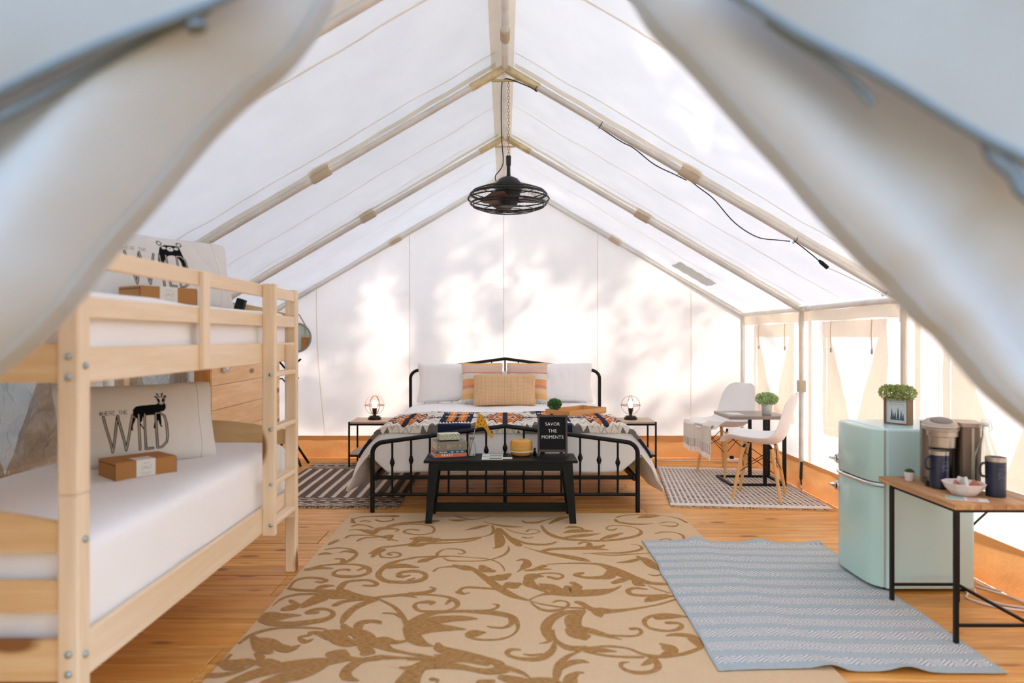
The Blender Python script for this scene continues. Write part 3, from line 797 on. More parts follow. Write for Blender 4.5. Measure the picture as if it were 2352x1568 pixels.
# ---- cardboard welcome boxes
m_card = plain('kraft_cardboard', (178, 122, 66), 0.85, bump=(40, 0.1), vary=(3, 0.05))
m_card_in = plain('kraft_edge', (96, 58, 28), 0.9)
m_label = plain('paper_label', (226, 220, 210), 0.7); m_print = plain('grey_print', (176, 168, 156), 0.8)
def carton(label, loc, rz, W=0.235, D=0.17, Hh=0.072):
    t = thing('cardboard_box', label, 'box', loc, rz)
    MB().box(0, W, 0, D, 0, Hh, 0.0015).build('carton', m_card, t)
    MB().box(-0.0012, 0.0, 0.004, D-0.004, Hh-0.012, Hh-0.009).build('flap_gap', m_card_in, t)
    MB().box(-0.001, 0, 0, 0.003, 0.002, Hh-0.004).build('flap_gap', m_card_in, t)
    MB().box(W, W+0.001, 0.0, 0.004, 0.002, Hh-0.003).build('flap_gap', m_card_in, t)
    l0, l1 = W*0.33, W*0.64
    MB().box(l0, l1, -0.0008, 0, 0.006, Hh).box(l0-0.0, l1, -0.0008, D*0.42, Hh, Hh+0.0008).build('paper_label', m_label, t)
    lg = MB(); cx_ = (l0+l1)/2
    def rib(pts):
        for a, b in zip(pts, pts[1:]):
            d = Vector((b[0]-a[0], 0, b[1]-a[1])).normalized()*0.0007; n_ = Vector((-d.z, 0, d.x))
            lg.add([(a[0]+n_.x, -0.0013, a[1]+n_.z), (b[0]+n_.x, -0.0013, b[1]+n_.z), (b[0]-n_.x, -0.0013, b[1]-n_.z), (a[0]-n_.x, -0.0013, a[1]-n_.z)], [(0, 1, 2, 3)])
    rib([(cx_-0.02, 0.034), (cx_-0.010, 0.046), (cx_-0.004, 0.038), (cx_, 0.046), (cx_+0.008, 0.036), (cx_+0.02, 0.05)])
    rib([(cx_-0.014, 0.032), (cx_, 0.041), (cx_+0.014, 0.032)]); rib([(cx_+0.02, 0.05), (cx_+0.021, 0.032)])
    rib([(cx_-0.012, 0.054), (cx_-0.006, 0.060), (cx_, 0.055), (cx_+0.008, 0.061), (cx_+0.014, 0.056)])
    rib([(cx_-0.02, 0.020), (cx_-0.014, 0.022), (cx_-0.008, 0.018), (cx_-0.002, 0.022), (cx_+0.006, 0.018), (cx_+0.012, 0.022), (cx_+0.02, 0.019)]); rib([(cx_-0.018, 0.014), (cx_+0.018, 0.014)])
    lg.build('printed_emblem', m_print, t)
    return t
carton('brown carton with white paper label on the lower bunk', ((265-1160)*2.65/1568, 2.65, 0.700), atan2(0.18, 0.15))
carton('brown carton with white paper label on the upper bunk', ((322-1160)*2.66/1568, 2.66, 1.392), atan2(0.20, 0.13), W=0.24, D=0.16)
lm = thing('clip_lamp', 'small black clip lamp fixed to the upper bunk end board', 'lamp', (-1.40, 3.60, 1.42))
MB().box(-0.022, 0.022, -0.02, 0.02, -0.015, 0.045, 0.004, M=Matrix.Rotation(radians(18), 4, 'Y')).build('head', m_black, lm)
MB().tube([(0, 0.02, 0.0), (0.0, 0.05, 0.0), (0, 0.07, -0.03)], 0.005, 8).build('clip', m_black, lm)

# ---- pine partition behind the bunk
m_tg = wood('pine_tongue_board', (244, 206, 158), (226, 170, 108), axis=1, scale=0.8, rough=0.5, knotc=(150, 84, 40), rand=True, var=0.04)
m_tgd = wood('pine_stud', (206, 142, 76), (176, 108, 50), axis=2, scale=0.9, rough=0.6, knotc=(90, 48, 20))
t = thing('pine_partition', 'low partition of knotty pine boards behind the bunk bed', 'partition', (-2.2, 5.8, 0))
k = 0
while k*0.186 < 1.2:
    z = -0.032+0.186*k
    b = MB().box(0.0, 0.02, -0.72, 0.80, max(0.002, z+0.002), z+0.184, 0.003).build('board', m_tg, t); k += 1
MB().box(-0.11, 0.0, -0.73, -0.69, 0, 1.262, 0.003).build('stud', m_tgd, t)
MB().box(-0.11, 0.0, 0.76, 0.80, 0, 1.262, 0.003).build('stud', m_tgd, t)
MB().box(-0.12, 0.025, -0.74, 0.81, 1.272, 1.29, 0.003).build('cap_rail', m_tg, t)
ck = thing('wall_socket', 'small grey switch box screwed to the pine partition', 'socket', (-2.179, 5.30, 1.03))
MB().box(0.0, 0.02, -0.06, 0.06, -0.035, 0.035, 0.004).build('plate', plain('grey_plastic', (190, 186, 180), .5), ck); MB().box(0.02, 0.024, -0.02, 0.02, -0.015, 0.015, 0.002).build('rocker', m_white, ck)

# ---- mirror and coat rack in the back corner
m_frame_g = plain('grey_mirror_frame', (140, 146, 140), 0.5)
m_mirror = plain('mirror_glass', (214, 224, 220), 0.04, 1.0)
m_leather = plain('tan_leather', (178, 126, 76), 0.7, bump=(60, .1))
t = thing('round_mirror', 'round grey framed mirror hung from a tan leather strap', 'mirror', (-2.19, 7.17, 1.26))
mb = MB(); mb.tube(arc((0, 0, 0), 0.148, 0, 352, 44), 0.011, 8, closed=True); mb.build('frame', m_frame_g, t)
mb = MB(); mb.lathe([(0, 0.004), (0.145, 0.004), (0.145, -0.004), (0, -0.004)], 40, M=Matrix.Rotation(pi/2, 4, 'X')); mb.build('glass', m_mirror, t)
MB().tube([(-0.10, 0, 0.115), (-0.03, 0.005, 0.235), (0.0, 0.01, 0.25), (0.03, 0.005, 0.235), (0.10, 0, 0.115)], 0.006, 6).build('strap', m_leather, t)
t = thing('coat_rack', 'black tripod coat rack in the corner below the round mirror', 'coat rack', (-2.14, 6.72, 0))
MB().tube([(0, 0, 0.16), (0, 0, 1.02)], 0.011, 10).build('pole', m_black, t)
for a in (-35, 20, 150, 265):
    d = Vector((cos(radians(a)), sin(radians(a)), 0)); 
    if a in (-35, 20, 150): MB().tube([(0, 0, 0.34), d*0.2+Vector((0, 0, 0.012))], 0.012, 8).build('leg', m_black, t)
for a in (0, 120, 240):
    d = Vector((cos(radians(a)), sin(radians(a)), 0)); MB().tube([Vector((0, 0, 0.93)), d*0.13+Vector((0, 0, 1.05))], 0.010, 8).build('peg', m_black, t)
    MB().tube([Vector((0, 0, 0.80)), d*0.07+Vector((0, 0, 0.86)), d*0.11+Vector((0, 0, 0.86))], 0.007, 8).build('peg', m_black, t)

# ------------------------------------------------------------------ king bed
BF, BH = 4.93, 6.92
bed = thing('bed_frame', 'black metal king bed frame with spindled footboard', 'bed', (0, BF, 0))
def hf(u, v): pass
def end_frame(yy, ztop_sh, slope_ap, zlow, post_r, spindles=True, kn=True):
    sh = 0.862
    for sg in (-1, 1):
        pts = [(sg*0.958, yy, 0.0), (sg*0.958, yy, ztop_sh-0.088)]
        pts += [(sg*(0.958-0.096*(1-cos(radians(a)))), yy, ztop_sh-0.088+0.084*sin(radians(a))) for a in range(12, 91, 13)]
        MB().tube(pts, post_r, 12).build('post', m_black, bed)
    MB().tube([(-0.866, yy, ztop_sh-0.004), (0, yy, slope_ap), (0.866, yy, ztop_sh-0.004)], post_r*0.95, 12).build('top_rail', m_black, bed)
    MB().tube([(-0.958, yy, zlow), (0.958, yy, zlow)], 0.012, 12).build('lower_rail', m_black, bed)
    for k in range(-6, 7):
        x = 0.1357*k; zt = slope_ap-(slope_ap-ztop_sh)/0.866*abs(x)
        s = MB().tube([(x, yy, zlow), (x, yy, zt)], 0.0078, 10).build('spindle', m_black, bed)
        if kn:
            zk = zt-0.160
            kk = MB(); kk.lathe([(0.0085, -0.030), (0.0125, -0.027), (0.010, -0.022), (0.0175, -0.008), (0.0175, 0.008), (0.010, 0.022), (0.0125, 0.027), (0.0085, 0.030)], 14, c=(x, yy, zk))
            o = kk.build('knob', m_black, s)
            
    return
end_frame(0.0, 0.512, 0.622, 0.128, 0.0165)
end_frame(BH-BF, 0.935, 1.045, 0.25, 0.0165, kn=False)
for sg in (-1, 1):
    MB().box(sg*0.94-0.015, sg*0.94+0.015, 0.0, BH-BF, 0.225, 0.265, 0.002).build('side_rail', m_black, bed)
MB().box(-0.95, 0.95, 0.05, 0.08, 0.225, 0.25).build('cross_rail', m_black, bed)
MB().tube([(0, 0.06, 0), (0, 0.06, 0.24)], 0.014, 10).build('centre_leg', m_black, bed)
for k in range(9): MB().box(-0.93, 0.93, 0.25+k*0.19, 0.29+k*0.19, 0.262, 0.270).build('slat', m_black, bed)

mm = MB(); mm.box(-0.90, 0.90, 5.07, 6.88, 0.272, 0.545, 0.05)
tag(mm.build('mattress', m_white_cloth, angle=60), 'thick white mattress of the king bed', 'mattress')
ZT = 0.605
def drape(u, v, rect, lift, kx, ky, round_, ztop, amp=1.0, zmin=0.02, seed=0.0):
    """lay the cloth point (u,v) over the rectangle and let the overhang hang"""
    x0, x1, y0, y1 = rect
    qx = min(max(u, x0), x1); qy = min(max(v, y0), y1); ox, oy = u-qx, v-qy; L = max(abs(ox), abs(oy))*(1+0.12*min(abs(ox), abs(oy))/(max(abs(ox), abs(oy))+1e-9))
    if L < 1e-6:
        e = min(u-x0, x1-u, v-y0)
        z = ztop+lift+0.02*(1-math.exp(-max(0, e)*9))
        z += amp*(0.010*noise.noise(Vector((u*2.3, v*2.0, seed)))+0.006*noise.noise(Vector((u*6, v*6, 2+seed))))
        return (u, v, z)
    hh_ = hypot(ox, oy); dx, dy = ox/hh_, oy/hh_; Rr = round_
    if L < Rr*pi/2: a = L/Rr; h = Rr*sin(a); dz = Rr*(1-cos(a))
    else: h = Rr; dz = Rr+(L-Rr*pi/2)
    flare = max(0, L-Rr*pi/2)
    px = qx+dx*(h+kx*flare+0.035*kx*2*sin(min(pi, L*7))); py = qy+dy*(min(h, 0.012)+ky*flare)
    wv = amp*0.032*noise.noise(Vector(((u if abs(dy) > abs(dx) else v)*5.0, L*1.2, 7+seed)))*min(1, L/0.12)
    px += dx*wv; py += dy*wv*0.35
    off = lift*1.0; px += dx*off; py += dy*min(off, 0.008)
    z = ztop-dz*(1-0.12*kx)+lift*(1-min(1, L/0.05))
    return (px, py, max(zmin, z))
def duvet_f(u_, v_):
    U = -1.46+2.92*u_; V = 4.63+2.12*v_
    fo = max(0, 1-(V-4.95)/1.9)          # flares more towards the foot
    hang = 0.30+0.13*fo
    k = 0.86+0.0*fo
    if abs(U) > k: U = math.copysign(k+(abs(U)-k)/(1.46-k)*(hang+0.12), U)
    if V < 5.035 and abs(U) > 0.86:
        ox, oy = abs(U)-0.86, 5.035-V
        U = math.copysign(0.86+ox*(1-0.55*min(1, oy/0.4)), U); V = 5.035-oy*(1-0.45*min(1, ox/0.5))
    p = drape(U, V, (-0.86, 0.86, 5.035, 6.95), 0.0, 0.42*fo+0.12, 0.0, 0.07, ZT, 1.0, zmin=0.10)
    x, y, z = p
    if V < 4.75: z += 0.012*noise.noise(Vector((U*4, 1, 1)))
    return (x, y, z)
o = MB().grid(duvet_f, 150, 110).build('duvet', m_white_cloth, fixn=False, angle=80)
md = o.modifiers.new('thick', 'SOLIDIFY'); md.thickness = 0.022; md.offset = -1
tag(o, 'white duvet hanging over the sides of the king bed', 'duvet')
# loose threads at the hem
# patterned wool blanket across the foot
def blanket_cols(U, V):
    x = (U-0.5)*2.36; y = V*0.72                  # metres on the cloth; y=0 at the foot edge
    n = len(x); c = np.tile(np.array((222., 214, 200)), (n, 1))
    per = 0.77; ph = (x/per+0.5) % 1-0.5; dx = ph*per; dy = y-0.37
    tri_ = np.abs(((x/0.066) % 1)-0.5)*2; r = np.abs(dx)/0.40+np.abs(dy)/0.40
    rr = r-(tri_-0.5)*0.26
    grey = (112, 108, 104); lg = (190, 184, 176); wh = (230, 222, 208); navy = (36, 40, 62); org = (206, 112, 44); brn = (116, 50, 32)
    c[:] = grey
    bands = [(1.22, wh), (0.98, lg), (0.90, wh), (0.66, navy), (0.60, wh), (0.50, brn), (0.43, org), (0.31, wh), (0.23, org), (0.15, brn), (0.08, navy)]
    for lim, colr in bands: c[rr < lim] = colr
    m = (rr >= 0.56) & (rr < 0.74) & (np.abs(dx) > 0.03) & (np.abs(dx) < 0.13); c[m] = brn; c[m & (np.abs(dx) < 0.07)] = org
    ax = (np.abs(dx) < 0.022) & (r < 0.8); c[ax] = navy
    ax = (np.abs(dx) < 0.05) & (np.abs(dx) >= 0.022) & (r < 0.72) & (np.abs(dy) > 0.1); c[ax] = org
    ay = (np.abs(dy) < 0.02) & (np.abs(dx) > 0.11) & (np.abs(dx) < 0.26); c[ay] = navy
    # navy blocks between the stars
    px = ((x/per) % 1-0.5)*per; blk = (np.abs(px) < 0.125)
    c[blk] = navy
    bar = blk & (np.abs(np.abs(px)-0.045) < 0.034) & (y > 0.2) & (y < 0.70); c[bar] = org
    c[bar & (np.abs(np.abs(px)-0.045) < 0.012)] = (228, 150, 66)
    for yy in (0.43, 0.455): c[blk & (np.abs(y-yy) < 0.005) & (np.abs(px) < 0.1)] = wh
    tri = blk & (y > 0.60) & (y < 0.65) & (np.abs(px) < 0.115) & (((np.abs(px)/0.022) % 1)*0.05 < 0.05-2*np.abs(y-0.625)); c[tri] = wh
    tri = blk & (y > 0.12) & (y < 0.19) & (((px/0.024) % 1) < (0.19-y)/0.07); c[tri] = wh
    # serrated grey ground along the edges
    c[(np.abs(x) > 1.16)] = navy
    c *= (0.94+0.12*np.random.default_rng(3).random(n))[:, None]
    return c
def blanket_f(u_, v_):
    U = -1.14+2.28*u_; V = 4.985-0.04+0.74*v_
    k = 0.88
    fo = max(0, 1-(V-4.95)/1.9)
    x, y, z = drape(U, V, (-0.86, 0.86, 5.035, 6.95), 0.016, 0.42*fo+0.12, 0.0, 0.07, ZT, 1.0)
    z += 0.006*noise.noise(Vector((U*5, V*7, 20)))
    return (x, y-0.006, z)
o = pattern_sheet('blanket', blanket_f, 480, 150, blanket_cols, attr_mat('woven_blanket', weave=(600, 0.5)))
md = o.modifiers.new('thick', 'SOLIDIFY'); md.thickness = 0.008; md.offset = -1
tag(o, 'woven wool blanket with stars in grey, navy and rust across the bed foot', 'blanket')

# pillows and cushions against the headboard
for x, lb in ((-0.44, 'plump white pillow at the left of the headboard'), (0.44, 'plump white pillow at the right of the headboard')):
    q = pillow('pillow', lb, 0.88, 0.415, 0.20, m_white_cloth, group=None, nu=70, nv=50, pinch=0.8)
    q.location = (x, 6.70, ZT+0.01); q.rotation_euler = (radians(-16), 0, radians(2 if x < 0 else -2))
def cushion_cols(flip):
    def f(U, V):
        n = len(U); x = U if not flip else 1-U; c = np.tile(np.array((232., 224, 212)), (n, 1)); y = V
        c[y > 0.93] = (238, 190, 122); c[(y > 0.72) & (y <= 0.93)] = (230, 196, 180)
        c[(np.abs(y-0.715) < 0.008)] = (216, 108, 66)
        m = (y > 0.42) & (y < 0.56); c[m] = (236, 148, 92)
        z = (np.abs(((x*2.6) % 1)-0.5)*2*0.10+y)*34; c[m & ((z % 1) < 0.35)] = (246, 208, 150)
        m = (y > 0.34) & (y <= 0.42); c[m] = (220, 136, 116); c[m & (((x*46) % 1) < 0.4)] = (232, 176, 150)
        m = (y > 0.08) & (y <= 0.34); c[m] = (238, 202, 156); c[m & (y < 0.22)] = (240, 190, 128)
        return c
    return f
for x, fl_, lb, rz in ((-0.215, False, 'square cushion striped peach and orange, left of the pair', 4), (0.205, True, 'square cushion striped peach and orange, right of the pair', -5)):
    q = pillow('cushion', lb, 0.41, 0.42, 0.13, m_white_cloth, 'cushion', front=cushion_cols(fl_), nu=160, nv=160, pinch=0.7, group='striped square cushions on the bed')
    q.location = (x, 6.53, ZT+0.015); q.rotation_euler = (radians(-18), 0, radians(rz))
    fb_ = MB(); rg = random.Random(int(x*100))
    for k in range(90):
        xx = rg.uniform(-0.2, 0.2); z0 = rg.uniform(0.0, 0.02)
        fb_.tube([(xx, -0.02, z0+0.015), (xx+rg.uniform(-.008, .008), -0.035, z0), (xx+rg.uniform(-.012, .012), -0.045, z0-0.012)], 0.0022, 4, cap=False)
    for sx in (-1, 1):
        for k in range(34):
            zz = rg.choice((0.02, 0.30))+rg.uniform(-0.03, 0.03)
            fb_.tube([(sx*0.19, -0.01, zz), (sx*(0.21+rg.uniform(0, .02)), -0.02, zz-0.01), (sx*(0.215+rg.uniform(0, .02)), -0.025, zz-0.035)], 0.0022, 4, cap=False)
    stuff(fb_.build('tassels', m_white_cloth, q, fixn=False))
def waffle(U, V):
    n = len(U); c = np.tile(np.array((234., 198, 160)), (n, 1))
    gx = np.abs(((U*44) % 1)-0.5); gy = np.abs(((V*22) % 1)-0.5)
    c[(gx > 0.30) | (gy > 0.32)] = (216, 174, 130); c[(gx > 0.30) & (gy > 0.32)] = (198, 152, 108)
    return c
q = pillow('cushion', 'oblong tan waffle weave cushion in front of the striped pair', 0.60, 0.31, 0.13, m_card, 'cushion', front=waffle, nu=352, nv=176, pinch=0.5)
q.location = (-0.005, 6.34, ZT+0.018); q.rotation_euler = (radians(-22), 0, 0)

# tray with artificial plant
m_oak = wood('light_oak', (226, 174, 112), (206, 148, 84), axis=0, scale=1.2, rough=0.5, knots=False)
t = thing('serving_tray', 'shallow light wood serving tray lying at an angle on the bed', 'tray', (0.587, 5.63, 0.634), radians(44))
tw, td, th_ = 0.235, 0.13, 0.045
MB().box(-tw, tw, -td, td, 0, 0.008, 0.001).build('base', m_oak, t)
for a, b, c_, d in ((-tw, tw, -td, -td+0.01), (-tw, tw, td-0.01, td), (-tw, -tw+0.01, -td+0.01, td-0.01), (tw-0.01, tw, -td+0.01, td-0.01)):
    MB().box(a, b, c_, d, 0.0, th_, 0.001).build('side', m_oak, t)
def leafball(mb, c, r, n, s, rng_, flat=1.0, up=0.0, mi=0):
    for _ in range(n):
        d = Vector((rng_.gauss(0, 1), rng_.gauss(0, 1), rng_.gauss(0, 1))).normalized(); rr = r*(0.72+0.28*rng_.random())
        p = Vector(c)+Vector((d.x*rr, d.y*rr, d.z*rr*flat)); a = (d+Vector((rng_.uniform(-.6, .6), rng_.uniform(-.6, .6), rng_.uniform(-.6, .6)+up))).normalized()
        b = a.cross(Vector((rng_.gauss(0, 1), rng_.gauss(0, 1), rng_.gauss(0, 1)))).normalized()*s*0.4; n3 = a.cross(b).normalized()*s*0.12
        mb.add([tuple(p), tuple(p+a*s*0.5+b+n3), tuple(p+a*s*1.1), tuple(p+a*s*0.5-b+n3)], [(0, 1, 2, 3)], mi)
m_green = plain('boxwood_leaf', (86, 134, 78), 0.6, vary=(60, 0.3)); m_olive = plain('olive_leaf', (168, 178, 112), 0.6, vary=(60, 0.25)); m_dkgreen = plain('succulent_leaf', (60, 96, 48), 0.5, vary=(60, .2))
m_pale = plain('sage_leaf', (184, 206, 150), 0.6, vary=(60, 0.2))
m_terra = plain('brown_pot', (120, 74, 44), 0.7); m_soil = plain('soil', (50, 38, 28), 0.95)
rg = random.Random(3)
t = thing('potted_plant', 'round green topiary ball in a low brown pot on the tray', 'plant', (0.405, 5.57, 0.643))
mb = MB(); mb.lathe([(0.022, 0), (0.032, 0.03), (0.034, 0.042), (0.028, 0.042)], 18); mb.build('pot', m_terra, t)
mb = MB(); leafball(mb, (0, 0, 0.075), 0.050, 700, 0.016, rg, 0.72); stuff(mb.build('foliage', m_green, t, fixn=False))
mb = MB(); mb.lathe([(0.0, 0.035), (0.036, 0.05), (0.044, 0.075), (0.03, 0.10), (0, 0.108)], 16); mb.build('core', m_dkgreen, t)

# ------------------------------------------------------------------ night stands and lamps
m_greywood = wood('grey_oak', (204, 184, 164), (176, 154, 132), axis=0, scale=1.0, rough=0.6, knots=False)
def nightstand(x0, label):
    t = thing('nightstand', label, 'nightstand', (x0, 6.59, 0))
    W, D, Hh = 0.42, 0.39, 0.445
    MB().box(0.006, W-0.006, 0.006, D-0.006, Hh-0.018, Hh, 0.002).build('top', m_greywood, t)
    MB().box(0.006, W-0.006, 0.006, D-0.006, 0.125, 0.14, 0.002).build('shelf', m_greywood, t)
    for x in (0, W-0.016):
        for y in (0, D-0.016): MB().box(x, x+0.016, y, y+0.016, 0, Hh-0.0, 0.001).build('leg', m_black, t)
    for z in (Hh-0.034, 0.109):
        for y in (0, D-0.014): MB().box(0.016, W-0.016, y, y+0.014, z, z+0.016).build('rail', m_black, t)
        for x in (0, W-0.014): MB().box(x, x+0.014, 0.014, D-0.014, z, z+0.016).build('rail', m_black, t)
    return t
nightstand(-1.515, 'black framed nightstand left of the bed'); nightstand(1.045, 'black framed nightstand right of the bed')
m_bronze = plain('dark_bronze', (52, 42, 36), 0.4, 0.6); m_copper = plain('copper_wire', (150, 104, 72), 0.35, 0.8)
m_bulb = emit('lit_bulb', (255, 206, 150), 9.0); m_bulb2 = emit('lit_bulb_pale', (255, 236, 214), 3.0)
def lamp(label, loc, bulb, wires):
    t = thing('table_lamp', label, 'lamp', loc)
    mb = MB(); mb.lathe([(0.062, 0), (0.064, 0.004), (0.064, 0.024), (0.052, 0.026), (0.050, 0.038), (0.020, 0.040), (0.013, 0.048), (0.013, 0.056)], 32); mb.build('base', m_bronze, t)
    mb = MB(); mb.lathe([(0.013, 0.05), (0.017, 0.06), (0.023, 0.09), (0.022, 0.115), (0.018, 0.118)], 20); mb.build('socket', m_bronze, t)
    mb = MB(); mb.lathe([(0.012, 0.115), (0.017, 0.125), (0.026, 0.150), (0.024, 0.170), (0.012, 0.186), (0, 0.190)], 18); mb.build('bulb', bulb, t)
    zc = 0.144
    MB().tube(arc((0, 0, zc), 0.096, 0, 350, 48, 'xy'), 0.0035, 6, closed=True).build('cage_ring', m_copper, t)
    for a in wires:
        q = [(p[0]*cos(radians(a)), p[0]*sin(radians(a)), p[2]) for p in arc((0, 0, zc), 0.092, 0, 352.5, 48)]
        MB().tube(q, 0.0024, 6, closed=True).build('cage_ring', m_copper, t)
    return t
lamp('globe cage lamp glowing on the left nightstand', (-1.297, 6.79, 0.445), m_bulb, (10, 70, 130))
lamp('globe cage lamp on the right nightstand', (1.249, 6.79, 0.445), m_bulb2, (0, 95))
t = thing('air_plant', 'spiky air plant in a grey pot on the right nightstand shelf', 'plant', (1.235, 6.74, 0.14))
mb = MB(); mb.lathe([(0.036, 0), (0.042, 0.02), (0.042, 0.085), (0.036, 0.085), (0.034, 0.05)], 20); mb.build('pot', plain('stone_pot', (170, 168, 160), .8), t)
mb = MB()
for k in range(26):
    a = rg.uniform(0, 2*pi); l = rg.uniform(0.10, 0.17); e = rg.uniform(0.4, 1.3); d = Vector((cos(a)*cos(e), sin(a)*cos(e), sin(e)))
    mb.tube([Vector((0, 0, 0.08)), Vector((0, 0, 0.08))+d*l*0.5+Vector((0, 0, 0.012)), Vector((0, 0, 0.08))+d*l], [0.005, 0.004, 0.0008], 5)
stuff(mb.build('spiky_leaves', plain('air_plant_leaf', (166, 172, 120), .6), t, fixn=False))
t = thing('clock', 'small dark cube clock on the lower shelf of the right nightstand', 'clock', (1.375, 6.80, 0.14))
MB().box(-0.02, 0.02, -0.02, 0.02, 0, 0.05, 0.004).build('case', m_black, t); MB().box(-0.016, 0.016, -0.0215, -0.02, 0.006, 0.044, 0).build('face', plain('clock_face', (120, 124, 120), .4), t)

# ------------------------------------------------------------------ bench and what stands on it
t = thing('bench', 'black painted wooden bench at the foot of the bed', 'bench', (-0.029, 4.725, 0))
ZB = 0.4345
MB().box(-0.518, 0.518, -0.145, 0.145, ZB-0.018, ZB, 0.003).build('top', m_blackw, t)
for y in (-0.115, 0.10): MB().box(-0.45, 0.45, y, y+0.018, ZB-0.075, ZB-0.018, 0.001).build('apron', m_blackw, t)
for sg in (-1, 1):
    MB().box(sg*0.455-0.009, sg*0.455+0.009, -0.10, 0.10, ZB-0.075, ZB-0.018).build('apron', m_blackw, t)
    for sy in (-1, 1):
        xt, xb, yt, yb = sg*0.45, sg*0.487, sy*0.105, sy*0.13
        q = MB(); wt, wb = 0.034, 0.021
        V = []
        for (x, y, z, w_) in ((xb, yb, 0, wb), (xt, yt, ZB-0.018, wt)):
            V += [(x-w_, y-w_*0.75, z), (x+w_, y-w_*0.75, z), (x+w_, y+w_*0.75, z), (x-w_, y+w_*0.75, z)]
        q.add(V, [(0, 3, 2, 1), (4, 5, 6, 7), (0, 1, 5, 4), (1, 2, 6, 5), (2, 3, 7, 6), (3, 0, 4, 7)])
        q.build('leg', m_blackw, t)
MB().box(-0.475, 0.475, -0.011, 0.011, 0.058, 0.118, 0.002).build('stretcher', m_blackw, t)
for sg in (-1, 1): MB().box(sg*0.475-0.01, sg*0.475+0.01, -0.115, 0.115, 0.062, 0.112, 0.002).build('stretcher', m_blackw, t)

def book(label, loc, rz, W, D, T, cover, group=None, pages=(232, 222, 204), marks=()):
    t = thing('book', label, 'book', loc, rz, group)
    mc = plain('book_cover', cover, 0.5)
    MB().box(0, W, 0, D, 0, 0.0025).build('cover', mc, t)
    MB().box(0, W, 0, D, T-0.0025, T).build('cover', mc, t)
    MB().box(0, W, -0.001, 0.003, 0, T).build('spine', mc, t)
    MB().box(0.003, W-0.003, 0.003, D-0.003, 0.0025, T-0.0025).build('pages', plain('book_pages', pages, 0.9), t)
    return t
rz = radians(16.5); bx, by = -0.478, 4.658
MATS = {'or': (226, 122, 60), 'bl': (44, 86, 128), 'gr': (140, 130, 112)}
zz = ZB
book('thin blue magazine at the bottom of the book stack', (bx-0.012, by-0.002, zz), rz+0.03, 0.235, 0.185, 0.006, (60, 74, 120)); zz += 0.006
b = book('orange book lettered FEAST, second from the bottom of the stack', (bx, by, zz), rz, 0.222, 0.178, 0.025, MATS['or'])
text_obj('lettering', 'FEAST', 0.021, m_white, b, Matrix.Translation((0.085, -0.0018, 0.0125)) @ Matrix.Rotation(pi/2, 4, 'X'), bold=0.0006, spacing=1.5)
zz += 0.025
b = book('blue book lying under the thick grey book', (bx+0.008, by+0.006, zz), rz-0.02, 0.205, 0.165, 0.019, MATS['bl'], pages=(226, 206, 178))
q = MB()
for a, c_ in ((0.02, 0.045), (0.05, 0.075), (0.10, 0.12), (0.138, 0.156), (0.17, 0.19)): q.box(a, c_, -0.0016, -0.0008, 0.005, 0.0135)
q.build('spine_marks', plain('pale_print', (206, 196, 140), .6), b)
zz += 0.019
b = book('thick grey cloth bound book under the patterned box', (bx+0.012, by+0.004, zz), rz+0.015, 0.212, 0.172, 0.058, MATS['gr'])
q = MB()
for a in (0.075, 0.083, 0.091): q.box(a, a+0.003, -0.0018, -0.0008, 0.014, 0.042)
q.box(0.10, 0.135, -0.0018, -0.0008, 0.030, 0.033); q.box(0.16, 0.166, -0.0018, -0.0008, 0.02, 0.04); q.box(0.015, 0.021, -0.0018, -0.0008, 0.024, 0.03)
q.build('spine_marks', plain('silver_print', (196, 188, 172), .4, .5), b)
zz += 0.058
def teal_pattern(U, V):
    n = len(U); x = U*14; y = V*5; c = np.tile(np.array((226., 222, 204)), (n, 1))
    k = ((x+np.floor(y)*0.5) % 1-0.5)**2*5+((y % 1)-0.5)**2*3; idx = (np.floor(x+np.floor(y)*0.5)+np.floor(y)*2).astype(int) % 4
    pal = np.array([(70, 120, 116), (188, 176, 70), (64, 92, 124), (96, 148, 106)], float)
    m = k < 0.62; c[m] = pal[idx[m]]; return c
t = thing('trinket_box', 'small patterned box with pale lid on top of the books', 'box', (-0.452, 4.70, zz), rz)
MB().box(0.004, 0.139, 0.004, 0.086, 0, 0.010, 0.001).build('tray', m_black, t)
mt = attr_mat('teal_floral_paper', 0.6, (300, .05))
pattern_sheet('front_panel', lambda u, v: (0.145*u, 0, 0.010+0.040*v), 120, 40, teal_pattern, mt, t)
pattern_sheet('side_panel', lambda u, v: (0, 0.09*(1-u), 0.010+0.040*v), 70, 40, teal_pattern, mt, t)
pattern_sheet('top_panel', lambda u, v: (0.145*u, 0.09*v, 0.0505), 120, 70, lambda U, V: teal_pattern(U, V)*0.25+np.array((226, 222, 214))*0.75, mt, t)
MB().box(0.0006, 0.1445, 0.0006, 0.09, 0.010, 0.050).build('body', plain('box_card', (210, 206, 190), .7), t)

